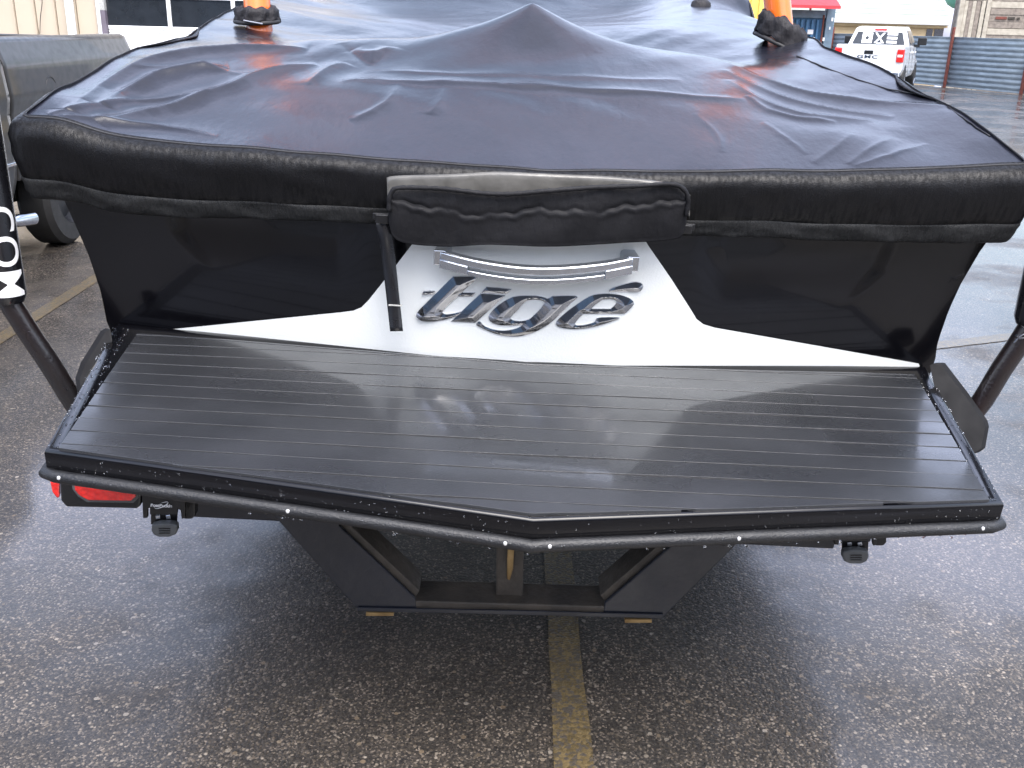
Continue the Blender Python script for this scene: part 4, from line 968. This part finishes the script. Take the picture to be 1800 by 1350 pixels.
# white pickup
def white_truck():
    hd = R_(25.5); rear = Wd(1519, 150, Y=31.2); rear = np.array([rear[0], 31.2, 0])
    Mx = Matrix.Translation(rear) @ Matrix.Rotation(-hd, 4, 'Z')       # local +y = heading
    t = empty('white_pickup', Mx, 'white crew pickup with white decals across its rear window, parked by the metal fence', 'pickup')
    W2 = 1.0
    def loft(secs, name, mat, bevel=.03, par=t):
        vs = []; fs = []; n_ = len(secs[0])
        for s_ in secs: vs += s_
        for i in range(len(secs)-1):
            for k in range(n_): fs.append((i*n_+k, i*n_+(k+1) % n_, (i+1)*n_+(k+1) % n_, (i+1)*n_+k))
        fs += [tuple(range(n_)), tuple((len(secs)-1)*n_+k for k in range(n_-1, -1, -1))]
        return MB().add(vs, fs).build(name, mat, par, bevel=bevel)
    sec = lambda y, w_, z0, z1, tuck: [(-w_+.06, y, z0), (w_-.06, y, z0), (w_, y, z0+.2), (w_, y, (z0+z1)/2), (w_-tuck, y, z1), (-w_+tuck, y, z1), (-w_, y, (z0+z1)/2), (-w_, y, z0+.2)]
    loft([sec(.02, W2-.02, .62, 1.40, .03), sec(.08, W2, .55, 1.42, .03), sec(1.95, W2, .5, 1.42, .03)], 'bed', M['truckwhite'])
    MB().box((-.78, -.03, .72), (.78, .016, 1.40)).build('tailgate', M['truckwhite'], t, bevel=.02)
    loft([sec(1.97, W2, .45, 1.40, .04), sec(4.2, W2, .45, 1.38, .05)], 'cab_lower', M['truckwhite'])
    loft([sec(4.22, W2, .5, 1.30, .1), sec(5.4, W2-.03, .5, 1.20, .14), sec(5.7, W2-.12, .5, 1.08, .16)], 'hood', M['truckwhite'])
    loft([[(-.93, 1.99, 1.39), (.93, 1.99, 1.39), (.74, 2.2, 1.93), (-.74, 2.2, 1.93)], [(-.94, 3.3, 1.39), (.94, 3.3, 1.39), (.76, 3.1, 1.97), (-.76, 3.1, 1.97)], [(-.92, 4.35, 1.37), (.92, 4.35, 1.37), (.74, 3.6, 1.93), (-.74, 3.6, 1.93)]], 'cab_upper', M['truckwhite'], .05)
    nb = Vector((0, .21, .54)).normalized()
    def back(x, z, off): y = 1.99 + (z-1.39)/.54*.21; return (x, y-off, z)
    rg = [(-.80, 1.43), (.80, 1.43), (.67, 1.80), (-.67, 1.80)]
    win = MB().prism(rg, lambda a, b: back(a, b, .012), lambda a, b: back(a, b, -.02)).build('rear_window', M['glass'], t)
    def decal(polys):
        m = MB()
        for pl in polys: m.prism(pl, lambda a, b: back(a, b, .018), lambda a, b: back(a, b, .0125))
        m.build('decal', M['paper'], win)
    # square with a round hole, a cross, three bars
    circ = [(-.36+.055*math.cos(q), 1.615+.055*math.sin(q)) for q in np.linspace(0, 2*math.pi, 17)[:-1]]
    sq = [(-.36+.155*(math.cos(q)/max(abs(math.cos(q)), abs(math.sin(q)))), 1.615+.155*(math.sin(q)/max(abs(math.cos(q)), abs(math.sin(q))))) for q in np.linspace(0, 2*math.pi, 17)[:-1]]
    decal([[sq[i], sq[(i+1) % 16], circ[(i+1) % 16], circ[i]] for i in range(16)])
    decal([[(-.14,1.775),(-.08,1.775),(.17,1.465),(.11,1.465)]]); decal([[(.11,1.775),(.17,1.775),(-.08,1.465),(-.14,1.465)], [(-.07,1.455),(.10,1.455),(.09,1.475),(-.06,1.475)]])
    decal([[(.235,z),(.545,z),(.54,z+.07),(.235,z+.07)] for z in (1.47, 1.59, 1.71)])
    MB().box((-.17, 2.11, 1.845), (.2, 2.22, 1.895)).build('brake_light', M['lens'], t, bevel=.01)
    for s_ in (-1, 1):
        tl = MB().box((s_*.90-.095, -.04, .95), (s_*.90+.11, .12, 1.33)).build('tail_light', M['lens'], t, bevel=.03)
        MB().box((s_*.90-.07, -.05, 1.10), (s_*.90+.07, -.03, 1.17)).build('reverse_light', M['paper'], tl, bevel=.01)
        for yy in (1.05, 4.7):
            Mw = Matrix.Translation((s_*.88, yy, .39)) @ Matrix.Rotation(R_(90), 4, 'Y')
            MB().lathe([(0,-.13),(.47,-.13),(.47,.123),(.0,.123)], 30, Mw).build('wheel_arch', M['plastic'], t)
            wh = MB().lathe([(.24,-.12),(.35,-.13),(.39,-.09),(.39,.1),(.35,.14),(.24,.14)], 32, Mw).build('wheel', M['tyre'], t, 40)
            MB().lathe([(0,s_*.1),(.07,s_*.12),(.2,s_*.08),(.24,s_*.135)], 20, Mw).build('rim', M['alu'], wh, 40)
        mr = MB().box((s_*1.02 if s_ > 0 else -1.30, 3.75, 1.42), (1.30 if s_ > 0 else -1.02, 3.85, 1.66)).build('mirror', M['plastic'], t, bevel=.03)
        MB().box((min(s_*.92, s_*1.1), 3.77, 1.36), (max(s_*.92, s_*1.1), 3.83, 1.44)).build('mirror_arm', M['plastic'], mr)
        sg = [(2.25, 1.45), (3.0, 1.45), (3.0, 1.86), (2.36, 1.86)]; sg2 = [(3.08, 1.45), (4.05, 1.42), (3.62, 1.84), (3.08, 1.86)]
        for poly in (sg, sg2): MB().prism(poly, lambda a, b: (s_*(.955-.345*(b-1.39)), a, b), lambda a, b: (s_*(.90-.345*(b-1.39)), a, b)).build('side_window', M['glass'], t)
        for yy in (2.6, 3.7): MB().box((min(s_*.99, s_*1.02), yy, 1.18), (max(s_*.99, s_*1.02), yy+.2, 1.23)).build('door_handle', M['trimwhite'], t, bevel=.01)
        for yy in (1.96, 3.03, 4.21): MB().box((min(s_*.992, s_*1.002), yy-.008, .6), (max(s_*.992, s_*1.002), yy+.008, 1.38)).build('door_gap', M['plastic'], t)
    MB().box((-.98, -.16, .52), (.98, .05, .70)).build('rear_bumper', M['alu'], t, bevel=.04)
    MB().box((-.13, -.042, 1.16), (.13, -.028, 1.27)).build('tailgate_handle', M['plastic'], t, bevel=.01)
    place_text('tailgate_lettering', text_mesh('GMC', .17, .004, 0, 1.15, .004), Matrix.Translation((-.02, -.036, 1.085)) @ Matrix.Rotation(R_(90), 4, 'X') @ Matrix.Diagonal((1.5, .75, 1, 1)), M['darkmetal'], t)
white_truck()
# tan house with pale roof
YH = 56.
def hx(u): return Wd(u, 35, Y=YH)[0]
gz = Wd(1570, 38, Y=YH)[2]; xh0, xh1 = hx(1335), hx(1672)
hs_ = empty('tan_house', Matrix.Translation(((xh0+xh1)/2, YH, 0)), 'tan house with long pale roof and white gutter behind the metal fence', 'house')
hl = (xh1-xh0)/2
MB().box((-hl+.3, .5, 0), (hl-.1, 8, gz-.15)).build('wall', M['stucco'], hs_)
MB().box((-hl, .3, gz-.26), (hl, .48, gz-.12)).build('soffit', M['stucco'], hs_)
MB().box((-hl, .05, gz-.13), (hl, .25, gz+.10)).build('gutter', M['gutter'], hs_, bevel=.04)
k = 13; rise = 3.4; run = 6.0
for i in range(k):       # courses of roofing
    y0, y1 = .2+run*i/k, .2+run*(i+1)/k; z0, z1 = gz+.12+rise*i/k, gz+.12+rise*(i+1)/k
    MB().add([(-hl-.1, y0, z0+.03), (hl+.1, y0, z0+.03), (hl+.1, y1+.1, z1+.03), (-hl-.1, y1+.1, z1+.03), (-hl-.1, y0, z0-.05), (hl+.1, y0, z0-.05), (hl+.1, y1, z1-.05), (-hl-.1, y1, z1-.05)], [(0,1,2,3),(4,7,6,5),(0,4,5,1),(1,5,6,2),(2,6,7,3),(3,7,4,0)]).build('roof_course', M['roof'], hs_)
for u0, u1 in ((1638, 1649), (1652, 1668), (1580, 1598)):
    wn_ = MB().box((hx(u0)-(xh0+xh1)/2, .46, 1.2), (hx(u1)-(xh0+xh1)/2, .56, gz-.32)).build('window', M['glass'], hs_)
# green tank between house and timber shed
YT = 50.; tcn = Wd(1690, -10, Y=YT); tr_ = .8
tk = empty('green_tank', Matrix.Translation((tcn[0], YT, 0)), 'mint green round-bottomed tank raised on a pedestal behind the timber shed', 'tank')
zb = Wd(1667, 16, Y=YT)[2]
MB().lathe([(.02, zb), (.3, zb+.05), (.55, zb+.2), (.72, zb+.45), (.8, zb+.8), (.8, zb+2.2), (.55, zb+2.6), (.02, zb+2.7)], 32).build('shell', M['green'], tk, 60)
MB().lathe([(.3, 0), (.3, .1), (.12, .2), (.12, zb+.1)], 16).build('pedestal', M['blueframe'], tk, 40)
# weathered timber shed
YW = 45.
def sx(u): return Wd(u, 40, Y=YW)[0]
x0s, x1s = sx(1681), sx(1850)
sh = empty('timber_shed', Matrix.Translation((x0s, YW, 0)), 'weathered grey plank shed standing behind the metal fence', 'shed')
def sbox(u0, u1, z0, z1, nm, mat, dy=0, th=.06): return MB().box((sx(u0)-x0s, dy, z0), (sx(u1)-x0s, dy+th, z1)).build(nm, mat, sh, bevel=.01)
MB().box((.02, .08, 0), (x1s-x0s, .5, 4.6)).build('wall', M['wood'], sh)
sbox(1681, 1690, 0, 4.7, 'corner_post', M['woodlight'], -.05, .12)
for i, (u0, u1) in enumerate(((1691,1697),(1697.4,1704),(1704.4,1711),(1711.4,1719))): sbox(u0, u1, 0, 3.15, 'plank', M['wood'] if i % 2 else M['woodlight'], .0)
sbox(1691, 1728, 3.17, 3.45, 'lintel', M['woodlight'], -.02, .09)
for z in (3.47, 3.8, 4.13): sbox(1691, 1736, z, z+.31, 'plank', M['wood'], .0)
sbox(1720, 1727, 0, 3.15, 'door_post', M['woodlight'], -.03, .1); sbox(1728.5, 1736, 0, 3.45, 'corner_post', M['woodlight'], -.06, .14)
for i, z in enumerate(np.arange(1.0, 4.5, .27)): sbox(1737, 1850, z, z+.25+.01*(i % 3), 'plank', M['woodlight'] if i in (3, 7) else M['wood'], .012*(i % 3-1))
zc = Wd(1760, 32, Y=YW)[2]
sbox(1748, 1768, zc-.05, zc+.06, 'gap', M['rust'], -.035, .02); sbox(1770, 1782, zc-.05, zc+.06, 'gap', M['grit'], -.035, .02); sbox(1786, 1791, zc-.05, zc+.05, 'gap', M['grit'], -.035, .02)
# blue container with red awning behind the cover
YC = 24.
def kx(u): return Wd(u, 50, Y=YC)[0]
def kz(u, v): return Wd(u, v, Y=YC)[2]
x0c, x1c = kx(1326), kx(1464)
ct = empty('storage_container', Matrix.Translation((x0c, YC, 0)), 'blue steel container with slate corner post and white stickers, under a red awning', 'container')
wct = x1c-x0c; zt = kz(1435, 18)
MB().box((.05, .06, .12), (wct-.2, 6, zt-.05)).build('box', M['bluesteel'], ct)
for i in range(12):
    xa = .08 + i*(wct-.34)/12; MB().box((xa, .0, .2), (xa+(wct-.34)/24, .06, zt-.2)).build('corrugation', M['bluesteel'], ct, bevel=.015)
MB().box((kx(1449)-x0c, -.06, 0), (wct, .14, zt+.06)).build('corner_post', M['blueframe'], ct, bevel=.015)
MB().box((0, -.04, zt-.17), (kx(1449)-x0c-.003, .1, zt)).build('top_rail', M['blueframe'], ct, bevel=.01)
MB().box((0, -.04, 0), (kx(1449)-x0c-.003, .1, .16)).build('bottom_rail', M['blueframe'], ct, bevel=.01)
bp = [kx(1447)-x0c]; MB().tube([(bp[0]-.03, -.05, .1), (bp[0]-.03, -.05, zt-.1)], .02, 8).build('lock_rod', M['rust'], ct)
for u0, u1, v0, v1 in ((1420,1430,52,60), (1418,1434,65,79)): MB().box((kx(u0)-x0c, -.012, kz(u0, v1)), (kx(u1)-x0c, -.003, kz(u0, v0))).build('sticker', M['paper'], ct)
for u0, u1, v0, v1 in ((1458,1461,31,37), (1456,1458,47,52), (1447,1450,66,72), (1443,1449,79,88)): MB().box((kx(u0)-x0c, -.07, kz(u0, v1)), (kx(u1)-x0c, -.062, kz(u0, v0))).build('sticker', M['paper'], ct)
aw = [( -.2, -.5, kz(1455, 12)), (kx(1461)-x0c, -.5, kz(1455, 12)), (kx(1448)-x0c, 1.6, kz(1455, 12)+1.0), (.3, 1.6, kz(1455, 12)+1.0)]
awn = empty('red_awning', Matrix.Translation((x0c, YC, 0)), 'red canvas awning pitched above the blue container', 'awning')
MB().add([*aw], [(0,1,2,3)]).build('canopy', M['redcanvas'], awn, solid=.03)
MB().box((-.2, -.53, kz(1455, 12)-.05), (kx(1461)-x0c, -.5, kz(1455, 12)+.01)).build('front_edge', M['redcanvas'], awn)
for xx in (.0, kx(1450)-x0c): MB().tube([(xx, 1.4, zt-.02), (xx, 1.4, kz(1455, 12)+.9)], .03, 8).build('support', M['rust'], awn)
x0y = Wd(1290, 10, Y=25)[0]; x1y = Wd(1344, 10, Y=25)[0]
yl = empty('yellow_site_box', Matrix.Translation(((x0y+x1y)/2, 23.4, 0)), 'yellow painted steel box standing beside the blue container', 'site box')
hwy = (x1y-x0y)/2
MB().box((-hwy, .0, .15), (hwy, 1.2, 2.6)).build('body', M['yellowpaint'], yl, bevel=.03)
for i in range(4): MB().box((-hwy+.05+i*hwy/2, -.03, .3), (-hwy+.05+i*hwy/2+.12, .0, 2.5)).build('rib', M['yellowpaint'], yl, bevel=.01)
MB().box((-hwy, .1, 0), (hwy, 1.1, .15)).build('skid', M['grit'], yl)

# ================================================================== SHOP across the lot, facing the boat's stern
sp2 = empty('shop_building', Matrix.Translation((0, -9., 0)), 'dark clad shop building across the lot, facing the stern of the boat', 'building')
MB().box((-16, -8, 0), (16, 0, 4.6)).build('wall', M['darkcladding'], sp2)
MB().add([(-16.4, .5, 4.55), (16.4, .5, 4.55), (16.4, -4, 6.4), (-16.4, -4, 6.4), (-16.4, -8.5, 4.55), (16.4, -8.5, 4.55)], [(0,1,2,3), (3,2,5,4)]).build('roof', M['darkcladding'], sp2, solid=.15)
for x in (-12, -6, 2, 9):
    d = MB().box((x, .01, 0), (x+3.6, .08, 3.4)).build('roller_door', M['blueframe'], sp2, bevel=.01)
for x in (-7.6, 6.4): MB().box((x, .01, 1.0), (x+1.0, .06, 2.2)).build('window', M['glass'], sp2)
